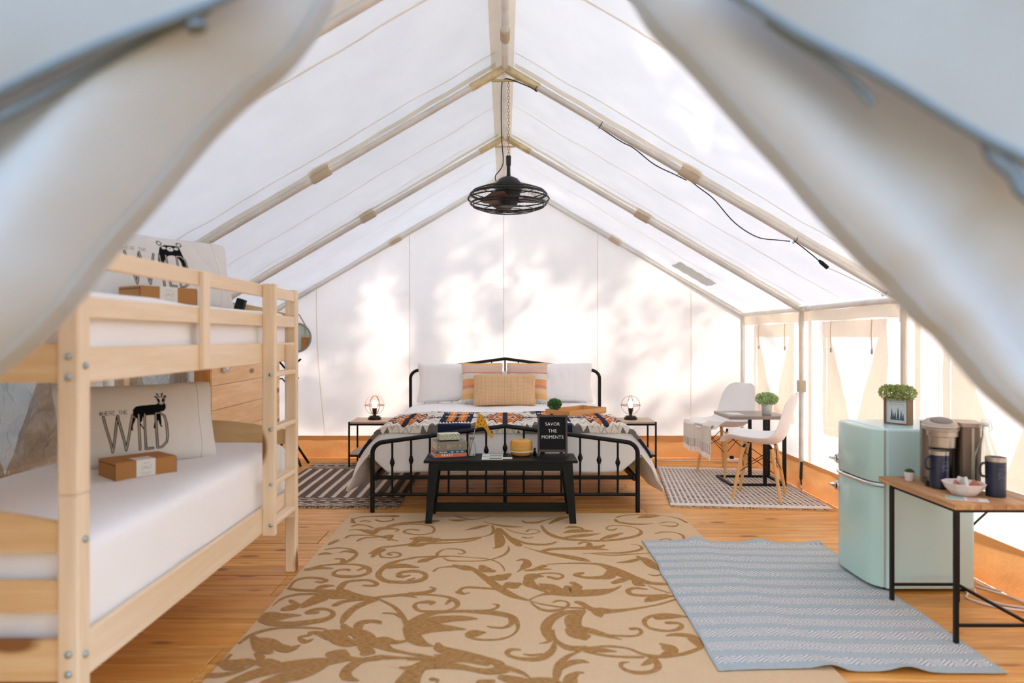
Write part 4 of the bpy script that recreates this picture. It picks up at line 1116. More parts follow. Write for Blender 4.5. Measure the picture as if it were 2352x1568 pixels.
m_glass = glass('clear_glass', (250, 252, 250))
t = thing('bottle', 'clear glass milk bottle on the bench holding the pennant', 'bottle', (-0.232, 4.785, ZB))
mb = MB(); mb.lathe([(0.0, 0.001), (0.024, 0.001), (0.027, 0.006), (0.027, 0.06), (0.022, 0.08), (0.0155, 0.098), (0.0155, 0.118), (0.0175, 0.122), (0.0175, 0.130), (0.0145, 0.130), (0.0135, 0.10), (0.020, 0.078), (0.0245, 0.06), (0.0245, 0.008), (0.0, 0.006)], 32); mb.build('glass', m_glass, t)
t = thing('pennant', 'mustard yellow pennant flag on a thin stick in the bottle', 'flag', (-0.232, 4.785, ZB))
S0, S1 = Vector((-0.016, 0, 0.008)), Vector((0.045, 0.004, 0.298))
MB().tube([S0, S1], 0.0022, 6).build('stick', plain('pale_dowel', (226, 196, 160), .6), t)
m_must = cloth('mustard_felt', (220, 160, 56), wr=(20, .3)); m_dot = plain('white_dot', (238, 226, 196), .8)
def pen(u, v):
    # u along the pennant away from the stick, v down the hoist
    top = S0.lerp(S1, 0.99); bot = S0.lerp(S1, 0.62); h = top.lerp(bot, v)
    cx_ = [(0, 0), (0.02, -0.006), (0.05, -0.04), (0.066, -0.085), (0.085, -0.13), (0.112, -0.165)]
    k = u*5; i = min(int(k), 4); f_ = k-i; ox = cx_[i][0]*(1-f_)+cx_[i+1][0]*f_; oz = cx_[i][1]*(1-f_)+cx_[i+1][1]*f_
    mid_ = top+Vector((ox, 0, oz)); low = bot+Vector((ox*0.9+0.0, 0, -0.02*u+(oz+0.13)*0 + (top.z-0.178-bot.z)*u**0.8*0.9))
    e = top+Vector((ox, 0, oz)); lowp = Vector((bot.x+ox*0.98, 0, bot.z+(e.z-0.012-bot.z)*u**1.5 + 0.0))
    p = e.lerp(lowp, v); return (p.x, -0.004-0.012*sin(u*5)*u, p.z)
MB().grid(pen, 24, 10).build('flag', m_must, t, fixn=False)
mb = MB()
for u_, v_ in ((.12, .25), (.12, .6), (.12, .88), (.28, .4), (.28, .75), (.3, .12), (.45, .3), (.45, .7), (.6, .5)):
    p = pen(u_, v_); mb.lathe([(0.0, 0.0), (0.0035, 0.0)], 8, M=Matrix.Translation((p[0], p[1]-0.0012, p[2])) @ Matrix.Rotation(pi/2, 4, 'X'))
mb.build('dots', m_dot, t, fixn=False)
t = thing('leaflet', 'white and teal leaflet lying in the middle of the bench', 'leaflet', (-0.087, 4.73, ZB), 0.0)
MB().box(-0.072, 0.072, -0.115, 0.115, 0, 0.0015).build('paper', m_label, t)
mb = MB(); mb.box(-0.066, 0.066, -0.02, 0.01, 0.0015, 0.0019).build('teal_band', plain('teal_print', (150, 186, 184), .6), t)
mb = MB(); mb.box(-0.02, 0.066, 0.04, 0.07, 0.0015, 0.0019); mb.box(-0.02, 0.066, -0.085, -0.055, 0.0015, 0.0019); mb.build('photo_strip', plain('brown_print', (96, 82, 74), .5), t)
t = thing('card', 'small white card beside the leaflet on the bench', 'card', (0.017, 4.68, ZB)); MB().box(-0.033, 0.033, -0.03, 0.03, 0, 0.0012).build('paper', m_label, t)
m_bamboo = wood('bamboo', (224, 172, 82), (204, 144, 56), axis=0, scale=1.2, rough=0.45, knots=False)
t = thing('diffuser', 'round honey wood aroma diffuser with a pale band', 'diffuser', (0.113, 4.79, ZB))
mb = MB(); mb.lathe([(0.05, 0), (0.060, 0.003), (0.070, 0.014), (0.076, 0.028), (0.077, 0.030)], 40); mb.build('base', m_bamboo, t)
mb = MB(); mb.lathe([(0.077, 0.030), (0.0785, 0.031), (0.0785, 0.036), (0.078, 0.037)], 40); mb.build('light_band', m_white, t)
mb = MB(); mb.lathe([(0.078, 0.037), (0.080, 0.06), (0.078, 0.090), (0.072, 0.104), (0.060, 0.110), (0.025, 0.110), (0.018, 0.106), (0, 0.106)], 40); mb.build('lid', m_bamboo, t)
t = thing('oil_bottle', 'tiny black oil bottle with a white label beside the diffuser', 'bottle', (0.2075, 4.765, ZB))
mb = MB(); mb.lathe([(0.011, 0), (0.012, 0.003), (0.012, 0.030), (0.006, 0.034), (0.0075, 0.035), (0.0075, 0.054), (0.006, 0.056)], 18); mb.build('body', m_black, t)
mb = MB(); mb.lathe([(0, 0), (0.0085, 0)], 14, M=Matrix.Translation((0, -0.0123, 0.015)) @ Matrix.Rotation(pi/2, 4, 'X')); mb.build('label', m_label, t, fixn=False)

# letter board easel
m_espresso = plain('espresso_wood', (74, 62, 58), 0.6); m_felt = plain('black_felt', (8, 10, 13), 0.9)
t = thing('letter_board', 'black letter board easel reading SAVOR THE MOMENTS', 'sign', (0.330, 4.745, ZB), radians(-3))
lean = radians(-8); Mx = Matrix.Rotation(lean, 4, 'X'); HB = 0.285; WB = 0.104; fw = 0.014
for (a, b, c_, d) in ((-WB, -WB+fw, 0, HB), (WB-fw, WB, 0, HB), (-WB+fw, WB-fw, 0.028, 0.028+fw*1.4), (-WB+fw, WB-fw, HB-fw, HB)):
    MB().box(a, b, -0.008, 0.008, c_, d, 0.0015, M=Mx).build('frame_bar', m_espresso, t)
MB().box(-WB+fw, WB-fw, -0.002, 0.003, 0.03, HB-fw, 0, M=Mx).build('panel', m_felt, t)
rb = Matrix.Translation((0, 0.094, 0)) @ Matrix.Rotation(radians(11), 4, 'X')
for (a, b, c_, d) in ((-WB, -WB+fw, 0, HB-0.002), (WB-fw, WB, 0, HB-0.002), (-WB+fw, WB-fw, 0.03, 0.055)):
    MB().box(a, b, -0.006, 0.006, c_, d, 0.0015, M=rb).build('rear_bar', m_espresso, t)
MB().box(-WB+fw, WB-fw, -0.002, 0.002, 0.055, HB-0.004, 0, M=rb).build('rear_panel', m_felt, t)
for k, (tx, zz_) in enumerate((('SAVOR', 0.222), ('THE', 0.175), ('MOMENTS', 0.132))):
    text_obj('lettering', tx, 0.031, m_white, t, Mx @ Matrix.Translation((0, -0.0035, zz_)) @ Matrix.Rotation(pi/2, 4, 'X'), bold=0.0, spacing=1.08)

STROKES = '''-539 3843 7 -486 3884 13 -398 3889 29 -303 3900 20 -191 3877 14 -102 3855 16 -43 3799 12 -10 3713 11 -3 3651 6
-388 3900 17 -390 3959 22 -359 4027 14 -306 4037 19 -259 4019 21 -233 3971 17 -254 3940 17 -274 3959 7
-353 3877 6 -312 3825 23 -246 3816 19 -159 3816 19 -87 3839 15 -14 3912 19 20 4007 17 20 4095 6
-477 3810 25 -449 3821 46 -423 3843 21 -389 3877 7
-85 4532 17 -75 4440 22 -82 4352 23 -122 4295 14 -162 4273 16
-451 4254 14 -407 4213 43 -327 4213 38 -248 4226 43 -161 4267 32
-574 4095 26 -530 4107 65 -464 4146 44 -346 4154 28 -230 4186 24 -153 4254 14
-579 4240 35 -532 4254 72 -477 4262 34 -454 4281 7
-149 4644 7 -104 4589 14 -17 4532 40 52 4507 37 120 4507 10
-260 4425 7 -203 4470 42 -154 4516 43 -112 4548 22
-50 4470 22 -40 4323 55 -31 4186 66 -38 4082 46 -76 4044 7
-33 4470 17 33 4240 40 86 4107 47 94 4095 6
-16 4352 12 41 4254 25 127 4146 36 212 4120 38 275 4133 32 310 4173 20
1 4470 6 51 4396 14 132 4338 17 182 4352 16 221 4387 11 207 4431 14 161 4440 16 138 4396 18
114 4267 26 154 4254 17 180 4290 6
109 4082 7 168 4019 14 241 3959 37 341 3900 61 431 3843 59 471 3810 14
212 3983 36 276 4032 43 392 4044 48 493 4052 63 575 4087 38 599 4120 6
448 4133 20 475 4165 27 512 4146 29 509 4057 51 603 4019 17
242 4532 17 267 4381 34 333 4267 48 440 4213 45 606 4199 38 733 4240 40 835 4309 33 877 4396 22 852 4486 13 776 4538 18 697 4526 15 663 4470 11 689 4425 29 729 4464 14
374 4366 16 453 4410 80 553 4410 39 562 4416 8
391 4470 8 445 4501 60 501 4470 24 501 4396 17
373 4267 25 491 4309 68 612 4352 8
594 4226 21 669 4295 56 755 4366 14
116 4661 12 141 4611 32 211 4611 42 266 4661 21 342 4728 7
296 4579 18 346 4661 44 396 4728 56 442 4745 42
758 4694 22 765 4628 31 835 4579 42 920 4570 29 1002 4589 9
775 4745 22 858 4804 17 1016 4818 20 1110 4790 9
925 4728 23 986 4762 77 1071 4779 27
1110 4790 7 1192 4721 19 1226 4611 23
1026 4579 7 1088 4621 18 1147 4611 14 1155 4557 12 1107 4516 29 1028 4548 8
959 4352 15 1017 4387 18 1089 4375 15 1121 4309 22 1104 4213 11
952 4213 8 1007 4240 18 1029 4199 18
450 3947 10 572 3959 19 662 3959 27 759 3995 31 810 4044 23 804 4107 13 759 4120 9
495 3947 9 610 3917 20 718 3935 18 850 3959 9
619 3788 9 695 3810 39 764 3866 30 751 3912 11
753 3889 13 788 3843 58 809 3734 62 830 3672 29
752 3601 8 789 3582 20 828 3601 8
-381 3651 18 -358 3703 14 -289 3724 29 -218 3713 58 -167 3672 38 -93 3533 48 -25 3397 55 38 3303 46 87 3262 29 111 3246 15
-127 3734 35 -104 3672 76 -69 3651 46
-60 3553 60 -26 3553 92 21 3601 34
1 3423 47 33 3441 102 66 3459 47
-277 3745 29 -224 3703 60 -167 3672 39
-227 3336 22 -218 3388 24 -187 3414 28 -116 3405 28 -38 3388 25 13 3353 20 63 3286 19
-229 3353 35 -202 3328 28 -171 3345 8
63 3631 6 84 3672 18 114 3734 57 123 3799 44 103 3843 33 69 3821 15
112 3661 27 154 3672 37 213 3734 40
154 3672 18 210 3682 29 252 3682 10
229 3760 9 330 3777 19 459 3777 29 528 3755 37 575 3692 68 617 3611 87 678 3533 66 733 3477 47 808 3459 36
572 3672 45 543 3572 70 486 3553 47 419 3553 34 375 3591 39 406 3621 34
661 3515 23 677 3459 59 693 3441 33
555 3477 36 601 3515 50 648 3553 36
588 3441 7 541 3388 30 465 3353 78 374 3336 86 292 3336 80 228 3336 53 163 3303 15 118 3254 13
178 3459 21 221 3423 81 263 3370 65
312 3423 35 328 3388 100 364 3423 50 344 3477 35
121 3533 50 125 3459 68 150 3423 51 216 3336 13
113 3496 35 143 3572 82 190 3572 30
135 3553 19 179 3607 15 248 3621 20 294 3601 20 301 3562 17 269 3533 30 230 3562 29
118 3254 11 134 3191 12 167 3137 21 214 3122 29 269 3145 21 297 3191 17 289 3230 13 253 3241 19 230 3222 14
123 3230 8 188 3191 16 276 3160 18 353 3152 18 364 3137 13
343 3222 35 360 3206 38 394 3145 40 439 3122 73 510 3122 37 636 3160 17 737 3206 16 810 3254 15
398 3130 24 422 3086 46 429 3050 11
719 3441 6 748 3397 13 805 3336 13
815 3303 18 755 3286 50 692 3254 52 661 3222 7
701 3388 17 647 3405 28 608 3370 29 618 3319 29 696 3303 29 780 3311 29
356 3122 27 271 3100 47 214 3043 50 180 2961 51 176 2883 44 182 2809 23 138 2785 8
355 3115 31 307 3043 75 298 2961 72 312 2883 73 328 2833 34
267 2921 24 289 2870 54 326 2858 68
319 2947 28 365 2908 50 414 2870 37 482 2821 7
366 2921 14 425 2870 16 489 2858 19 543 2858 17 576 2889 18 573 2928 20 545 2928 30
206 2921 11 205 2833 22 232 2773 32 271 2744 47 331 2762 9
203 2809 11 193 2739 29 163 2683 39 121 2650 35 61 2656 26 21 2677 21 8 2705 22 26 2733 25 65 2730 10
72 2694 9 107 2683 20 144 2694 17
242 2762 23 286 2733 35 318 2739 27 372 2756 18 430 2762 19 499 2739 15 542 2694 22 589 2672 29 662 2683 27 724 2705 24 789 2750 22
325 2716 18 383 2727 40 444 2716 9
320 2716 16 378 2688 17 447 2672 19 537 2667 19
789 2750 22 789 2809 61 771 2858 43 714 2870 30 673 2858 9
635 2785 13 658 2750 64 660 2716 54 622 2683 28
571 2683 23 582 2640 28 580 2588 29 548 2553 23 502 2543 29 462 2558 22 442 2588 17 448 2619 20 479 2629 9
518 2598 7 554 2629 33 576 2661 25
811 3050 16 770 3071 26 713 3079 28 650 3057 22 614 3008 23 616 2947 18 653 2915 25 707 2908 18 752 2934 27 768 2974 17 744 2990 27 712 2988 29
682 3043 43 726 3057 56 778 3057 30
294 2716 14 244 2672 26 208 2608 35 193 2538 33 184 2480 17
205 2568 20 249 2619 37 295 2634 30 323 2619 8
235 2467 56 243 2509 48 271 2543 23 295 2543 10
-410 2921 58 -376 2833 72 -338 2785 50 -288 2762 8
-412 2934 57 -393 3001 70 -355 3071 47 -289 3108 35 -201 3115 30 -106 3108 46 -23 3086 49 35 3043 37 56 2947 17 33 2870 12 -21 2827 17 -96 2821 19 -145 2845 21 -158 2876 23 -132 2902 28 -87 2889 18
-359 2961 81 -309 3015 86 -224 3036 65 -167 3036 48 -120 3029 9
-373 2895 73 -323 2934 96 -245 2934 58 -166 2921 9
-109 2883 39 -130 2870 43 -147 2870 40
24 3057 28 29 2988 28 0 2941 23 -50 2941 19 -78 2954 8
-318 3108 19 -231 3122 19 -142 3122 20 -71 3130 17 -36 3160 18 -36 3191 19 -60 3198 9
-465 3311 19 -403 3319 20 -339 3311 18 -274 3286 22 -233 3238 30 -223 3175 22 -260 3122 23 -330 3112 30 -391 3122 22 -421 3175 22 -408 3214 21 -361 3225 40 -332 3214 17 -351 3191 13
-278 3191 11 -264 3238 24 -247 3254 28
-468 3336 18 -418 3345 18 -376 3362 22 -348 3397 17 -376 3420 7
-488 3477 17 -437 3496 21 -411 3553 22 -426 3621 19 -479 3661 16 -514 3661 20
-493 3515 26 -470 3543 13
-521 3713 19 -471 3709 10
-274 2785 23 -259 2739 54 -200 2705 64 -147 2683 58 -91 2661 39 -29 2619 46 -19 2578 45
-280 2688 8 -222 2661 59 -145 2640 34 -69 2608 25
-379 2699 17 -325 2683 17 -246 2650 17
-372 2650 19 -306 2645 19 -195 2634 19
-346 2467 77 -345 2528 79 -314 2588 59 -242 2603 60 -167 2588 44 -117 2568 34 -58 2553 50 -9 2568 61
-19 2598 30 30 2568 30 68 2538 20 95 2499 6
-9 2509 40 29 2490 59 76 2476 52
109 2485 48 160 2480 55 197 2467 25
-265 2495 27 -245 2490 13 -248 2471 11
-84 2471 45 -47 2480 27
-381 4677 17 -327 4661 50 -266 4677 18
-363 4797 7 -276 4711 23 -195 4694 16 -90 4790 7
-1057 4716 11 -1028 4620 30 -1000 4593 7
-1043 4689 18 -1011 4745 15 -911 4773 28 -761 4773 50
-984 4620 6 -962 4655 18 -915 4639 17
-888 4689 13 -858 4647 23 -812 4639 26 -767 4675 17 -781 4716 11
-1011 4515 19 -984 4554 26 -924 4540 15 -862 4476 14
-1013 4426 9 -959 4439 20 -922 4426 34
-922 4426 31 -882 4401 60 -842 4341 31
-995 4248 11 -978 4306 22 -906 4317 20 -829 4306 17 -761 4271 22 -661 4191 14
-906 4191 17 -885 4248 21 -822 4271 17 -777 4282 18
-831 4353 28 -831 4426 45 -810 4464 65 -746 4464 36 -693 4439 18 -706 4389 11
-784 4476 17 -759 4540 33 -688 4593 40 -590 4620 54 -519 4634 64 -474 4644 63
-770 4476 7 -690 4559 16 -583 4567 19 -508 4540 22 -466 4476 17 -463 4377 17 -519 4329 17 -588 4334 17 -642 4377 19 -647 4414 18 -610 4446 28 -565 4426 25
-763 4282 24 -720 4306 38 -718 4214 22
-786 3941 12 -764 4001 24 -731 4062 28 -652 4094 25 -561 4137 35 -525 4214 69 -432 4214 80
-755 3892 22 -744 3961 46 -717 4021 35
-704 3883 17 -728 3961 11 -709 4011 6
-698 3883 18 -648 3873 18 -603 3902 18 -611 3951 19 -651 3971 19 -678 3941 17 -650 3921 15
-1062 4115 17 -1050 4158 34 -1032 4207 29
-1059 4021 16 -1004 4052 18 -938 4046 16 -884 4001 19 -856 3931 22 -864 3854 28 -891 3790 32 -932 3763 24 -1008 3736 22 -1061 3675 33
-962 3961 7 -932 3991 27 -885 3976 35
-1067 3931 22 -1041 3951 37 -1007 3941 17
-955 3854 18 -916 3845 26 -903 3790 28
-924 3754 9 -861 3763 19 -792 3745 24 -742 3701 30 -726 3625 28 -767 3576 31 -833 3567 39 -888 3584 29 -909 3625 22 -891 3667 22 -847 3675 26 -835 3650 12
-787 3667 19 -765 3701 31
-1064 3675 40 -1010 3701 38 -938 3692 19
-397 3892 29 -496 3883 18 -564 3845 21 -631 3772 43 -665 3667 33 -664 3584 34 -621 3512 35 -555 3486 37 -479 3489 34 -424 3536 30 -420 3600 24 -471 3641 25 -534 3641 33 -562 3600 28 -540 3567 35 -503 3584 16
-628 3718 53 -566 3736 68 -474 3710 18
-474 3808 32 -454 3836 42 -414 3864 15
-1075 3399 17 -1078 3504 17 -1036 3548 25 -967 3543 26 -920 3512 25 -929 3486 24 -963 3489 19
-1073 3399 25 -1018 3377 27 -919 3367 38 -852 3356 55
-928 3399 37 -909 3428 46 -867 3436 18
-951 3180 24 -923 3232 49 -880 3300 85 -817 3320 120 -734 3300 71 -679 3286 35 -613 3265 35
-935 3167 30 -916 3206 55 -879 3259 69
-1082 3174 6 -1064 3272 18 -1001 3320 26 -898 3327 19
-1011 3142 46 -991 3155 70 -968 3180 34 -1010 3232 26 -1026 3252 7
-822 3384 33 -822 3428 39 -809 3489 33 -754 3512 27 -698 3512 24 -651 3466 24 -661 3436 25 -711 3440 19
-813 3370 51 -775 3341 54 -721 3313 24 -653 3286 17
-794 3187 31 -768 3226 36 -713 3252 35 -653 3259 29
-612 3259 34 -663 3206 45 -699 3142 40 -714 3057 39 -714 2988 17
-631 3279 18 -552 3300 27 -477 3320 28 -399 3327 17 -355 3363 19 -354 3399 17 -378 3421 7
-501 3306 9 -452 3293 17 -429 3279 15
-601 3259 13 -515 3167 19 -458 3057 23 -424 2954 23 -403 2900 23
-556 3093 10 -502 3087 16 -462 3051 21
-1078 3016 22 -1070 3069 70 -1016 3051 78 -981 3063 55 -915 3069 10
-1074 3011 32 -1012 2982 53 -944 2977 48 -864 2994 52 -801 3022 43 -775 3069 28 -798 3124 20 -848 3142 30 -887 3124 28 -895 3099 29 -856 3099 30
-1084 2788 17 -1064 2869 24 -1017 2916 23 -955 2938 19 -863 2941 19 -765 2922 9
-1052 2848 25 -1007 2788 57 -973 2739 66 -935 2707 35
-1031 2828 26 -970 2808 46 -918 2759 52 -867 2735 57 -834 2768 14
-1083 2626 22 -1080 2684 17
-1080 2621 51 -1031 2604 90 -997 2621 72 -960 2621 30
-1090 2521 37 -1042 2529 34 -995 2554 21 -962 2596 12 -950 2630 22 -955 2666 36 -983 2697 20
-947 2621 40 -914 2621 70 -877 2621 30
-985 2468 53 -925 2537 71 -841 2587 81 -749 2621 70 -689 2630 63 -611 2652 38 -547 2648 29 -488 2666 38 -403 2661 20 -271 2657 20
-860 2468 57 -814 2505 76 -762 2529 76 -714 2570 53 -678 2621 25
-684 2693 52 -652 2702 57 -622 2666 42 -589 2648 32
-641 2725 17 -633 2693 28
-702 2965 24 -670 2911 55 -613 2879 76 -573 2818 87 -558 2739 61 -563 2702 17
-627 2900 33 -634 2977 45 -602 3005 35 -554 2999 24 -545 2977 12
-845 2818 17 -854 2848 18 -822 2863 19 -821 2890 26 -777 2879 39 -730 2838 42
-844 2823 22 -818 2803 30 -797 2823 14
-760 2900 33 -713 2879 74 -680 2818 79 -633 2788 66 -598 2808 47
-558 2808 69 -508 2778 65 -456 2730 30 -388 2702 17 -271 2652 16
-545 2808 41 -500 2828 38 -455 2798 36 -412 2808 18
-557 2693 34 -539 2711 53 -524 2702 23
-495 2657 36 -546 2643 38 -579 2604 48 -594 2545 44 -577 2505 41 -529 2482 8
-403 2583 10 -350 2579 45 -312 2604 58 -267 2613 64
-333 2604 28 -345 2545 52 -367 2505 47 -378 2468 45'''
# ------------------------------------------------------------------ rugs
def jute_cols(U, V): pass
s_ = Mat('jute_weave')
v_ = s_.coords((1, 1, 1)); 
g1 = s_.noise(s_.coords((160, 14, 1)), 1.0, 2); g2 = s_.noise(s_.coords((14, 190, 1)), 1.0, 2); g3 = s_.noise(v_, 3.0, 3)
a_ = s_.mix(g1, (228, 200, 164), (208, 172, 130)); b_ = s_.mix(g2, (226, 198, 164), (202, 166, 124)); c_ = s_.mix(0.5, a_, b_)
s_.l.new(c_, s_.p.inputs['Base Color']); s_.p.inputs['Roughness'].default_value = 0.95; s_.p.inputs['Specular IOR Level'].default_value = 0.1
s_.bump(g2, 0.35, 0.002); m_jute = s_.m
s_ = Mat('jute_scroll')
g1 = s_.noise(s_.coords((40, 260, 1), rot=(0, 0, 0.5)), 1.0, 2, 0.6); g2 = s_.noise(s_.coords((14, 190, 1)), 1.0, 2)
c_ = s_.ramp(g1, [(0.36, (146, 104, 58)), (0.64, (192, 146, 92))]); s_.l.new(c_, s_.p.inputs['Base Color']); s_.p.inputs['Roughness'].default_value = 0.95
s_.p.inputs['Specular IOR Level'].default_value = 0.1; s_.bump(g2, 0.35, 0.002); m_scroll = s_.m
RX0, RX1, RY0, RY1 = -1.10, 1.245, 1.55, 4.86
rug = thing('jute_rug', 'large tan rug woven with brown leafy scrolls', 'rug', (0, 0, 0), 0)
MB().box(RX0, RX1, RY0, RY1, 0.001, 0.011, 0.003).build('base', m_jute, rug)
mb = MB()
for sh in (0.0, -2.42):
    for si, ln in enumerate(STROKES.strip().split('\n')):
        a = list(map(int, ln.split())); P = [(a[i]/1000, a[i+1]/1000+sh, a[i+2]/1000) for i in range(0, len(a), 3)]
        if sh and max(p[1] for p in P) > 2.50: continue
        Q = catmull(P, 7); V = []
        ok = all(RX0+0.008 < q[0] < RX1-0.008 and RY0+0.008 < q[1] < RY1-0.008 for q in Q)
        if not ok: Q = [q for q in Q if RX0+0.008 < q[0] < RX1-0.008 and RY0+0.008 < q[1] < RY1-0.008]
        if len(Q) < 3: continue
        for i, q in enumerate(Q):
            p0 = Q[max(0, i-1)]; p1 = Q[min(len(Q)-1, i+1)]; dx, dy = p1[0]-p0[0], p1[1]-p0[1]; L = hypot(dx, dy)+1e-9
            w_ = max(0.004, q[2])*0.5; nx, ny = -dy/L*w_, dx/L*w_
            for s2 in (1, -1):
                V.append((min(RX1-.006, max(RX0+.006, q[0]+s2*nx)), min(RY1-.006, max(RY0+.006, q[1]+s2*ny)), 0.0112+si*1e-5+i*4e-7))
        mb.add(V, [(2*i, 2*i+1, 2*i+3, 2*i+2) for i in range(len(Q)-1)])
        for e in (0, -1):   # rounded ends
            q = Q[e]; r = max(0.004, q[2])*0.5
            if r > 0.006: mb.add([(q[0]+r*cos(2*pi*k/12), q[1]+r*sin(2*pi*k/12), 0.0112+si*1e-5+8e-6) for k in range(12)], [tuple(range(12))])
mb.build('scroll_pattern', m_scroll, rug, fixn=False)

def blue_cols(U, V):
    n = len(U); W, L = 1.08, 1.62; x = U*W; y = V*L
    rg = np.random.default_rng(1)
    base = np.array((180., 188, 189)); c = np.tile(base, (n, 1)); light = np.array((230., 221, 215)); dark = np.array((104., 124, 131))
    st = (np.floor(y/0.0075) % 2) == 0; c[st] = (166, 176, 179)
    pit = 0.1225; row = np.floor(y/pit).astype(int); yr = (y/pit) % 1
    band = (yr > 0.26) & (yr < 0.86); yb = (yr-0.26)/0.6
    px = 0.088
    xx = (x/px+0.31*row) % 1; tri = np.abs(xx-0.5)*2
    zig = (row % 2) == 0
    f1 = (yb*1.9+tri*1.0) % 0.5                       # zigzag rows
    m = band & zig; c[m & (f1 < 0.22)] = light; c[m & (f1 > 0.41)] = dark
    d = np.abs(xx-0.5)*2+np.abs(yb-0.5)*2; f2 = (d*1.5) % 0.62   # nested diamonds
    m = band & ~zig; c[m & (f2 < 0.28)] = light; c[m & (f2 > 0.50)] = dark
    e = (x < 0.012) | (x > W-0.012) | (y < 0.05) | (y > L-0.03); c[e] = (172, 182, 185)
    c *= (0.95+0.1*rg.random(n))[:, None]; return c
def blue_pos(u, v):
    x = 0.80+1.08*u+0.045*v; y = 2.552+1.625*v+0.012*sin(u*5)
    y += 0.012*u; x += 0.010*noise.noise(Vector((0.5, v*9, 1)))*(1 if u < 0.1 else 0.5)
    on = 0.0128 if x < RX1+0.02 else 0.003; k = min(1, max(0, (x-RX1+0.05)/0.10)); z = 0.0135*(1-k)+0.0035*k
    z += 0.0022*noise.noise(Vector((x*7, y*6, 3)))+0.002
    for (cx_, w_, h_) in ((0.30, 0.05, 0.020), (0.66, 0.06, 0.024)):     # rucks at the far end
        z += h_*math.exp(-((u-cx_)/w_)**2)*max(0, (v-0.93)/0.07)**1.5 if v > 0.93 else 0
    for (cx_, w_, h_) in ((0.40, 0.05, 0.018), (0.66, 0.06, 0.022)):
        z += h_*math.exp(-((u-cx_)/w_)**2)*max(0, (0.07-v)/0.07)**1.5 if v < 0.07 else 0
    if u > 0.9 and v > 0.97: z += 0.012*(u-0.9)/0.1
    z += 0.006*max(0, math.exp(-((v-0.52-0.4*(u-0.5))/0.03)**2)*noise.noise(Vector((u*4, 2, 2)))*2)
    return (x, y, z)
o = pattern_sheet('blue_rug', blue_pos, 420, 480, blue_cols, attr_mat('blue_flatweave', weave=(260, 0.6)), None)
tag(o, 'pale blue flatweave rug with white zigzag rows, rumpled edges', 'rug')
md = o.modifiers.new('thick', 'SOLIDIFY'); md.thickness = 0.003; md.offset = 1

def zig_cols(U, V):
    n = len(U); W, L = 1.11, 1.74; x = U*W; y = V*L; rg = np.random.default_rng(2)
    dk = np.array((104., 92, 88)); cr = np.array((222., 204, 180)); c = np.tile(dk, (n, 1))
    ye = np.minimum(y, L-y); B = 0.285
    mid_ = ye > B
    jag = (np.floor(y/0.012) % 2)*0.006
    ph = (x+0.0) % 0.1; w_ = 0.030
    c[mid_ & (ph > 0.035-jag) & (ph < 0.035+w_+jag)] = cr
    b = ~mid_; tri = np.abs(((x/0.1) % 1)-0.5)*2
    def wave(y0, a, t): return b & (np.abs(ye-(y0+a*tri)) < t)
    c[wave(0.235, 0.03, 0.008)] = cr; c[wave(0.165, 0.03, 0.010)] = cr
    t2 = 1-tri; c[b & (np.abs(ye-(0.045+0.03*tri)) < 0.008)] = cr; c[b & (np.abs(ye-(0.02+0.02*t2)) < 0.006)] = cr
    dmd = b & ((np.abs(((x/0.1) % 1)-0.5)/0.30+np.abs(ye-0.115)/0.022) < 1); c[dmd] = cr
    dmd = b & ((np.abs(((x/0.1+.5) % 1)-0.5)/0.28+np.abs(ye-0.205)/0.015) < 1); c[dmd] = cr
    c[b & (np.abs(ye-(0.115-0.045+0.025*tri)) < 0.006)] = cr
    c *= (0.93+0.14*rg.random(n))[:, None]; return c
def zig_pos(u, v): return (-1.90+1.11*u, 5.06+1.74*v+0.006*sin(u*9), 0.005+0.002*noise.noise(Vector((u*8, v*8, 2))))
zr = pattern_sheet('zigzag_rug', zig_pos, 300, 260, zig_cols, attr_mat('charcoal_flatweave'), None)
tag(zr, 'charcoal and cream striped rug left of the bed', 'rug'); md = zr.modifiers.new('thick', 'SOLIDIFY'); md.thickness = 0.004; md.offset = 1
def fringe(parent, p0, p1, dirv, n, L, seed):
    rg = random.Random(seed); mb = MB()
    for k in range(n):
        t = (k+rg.random()*0.5)/n; a = Vector(p0).lerp(Vector(p1), t); s = rg.uniform(-1, 1)
        d = Vector((dirv[0]+s*0.5, dirv[1], 0)).normalized(); l = L*rg.uniform(0.7, 1.2)
        mb.tube([a, a+d*l*0.5+Vector((0, 0, 0.003)), a+d*l+Vector((s*0.01, 0, 0))], [0.003, 0.004, 0.002], 5)
    o = stuff(mb.build('fringe', m_hem, parent, fixn=False)); return o
fringe(zr, (-1.9, 5.06, 0.005), (-0.79, 5.06, 0.005), (0, -1), 56, 0.05, 1); fringe(zr, (-1.9, 6.80, 0.005), (-0.79, 6.80, 0.005), (0, 1), 56, 0.05, 2)

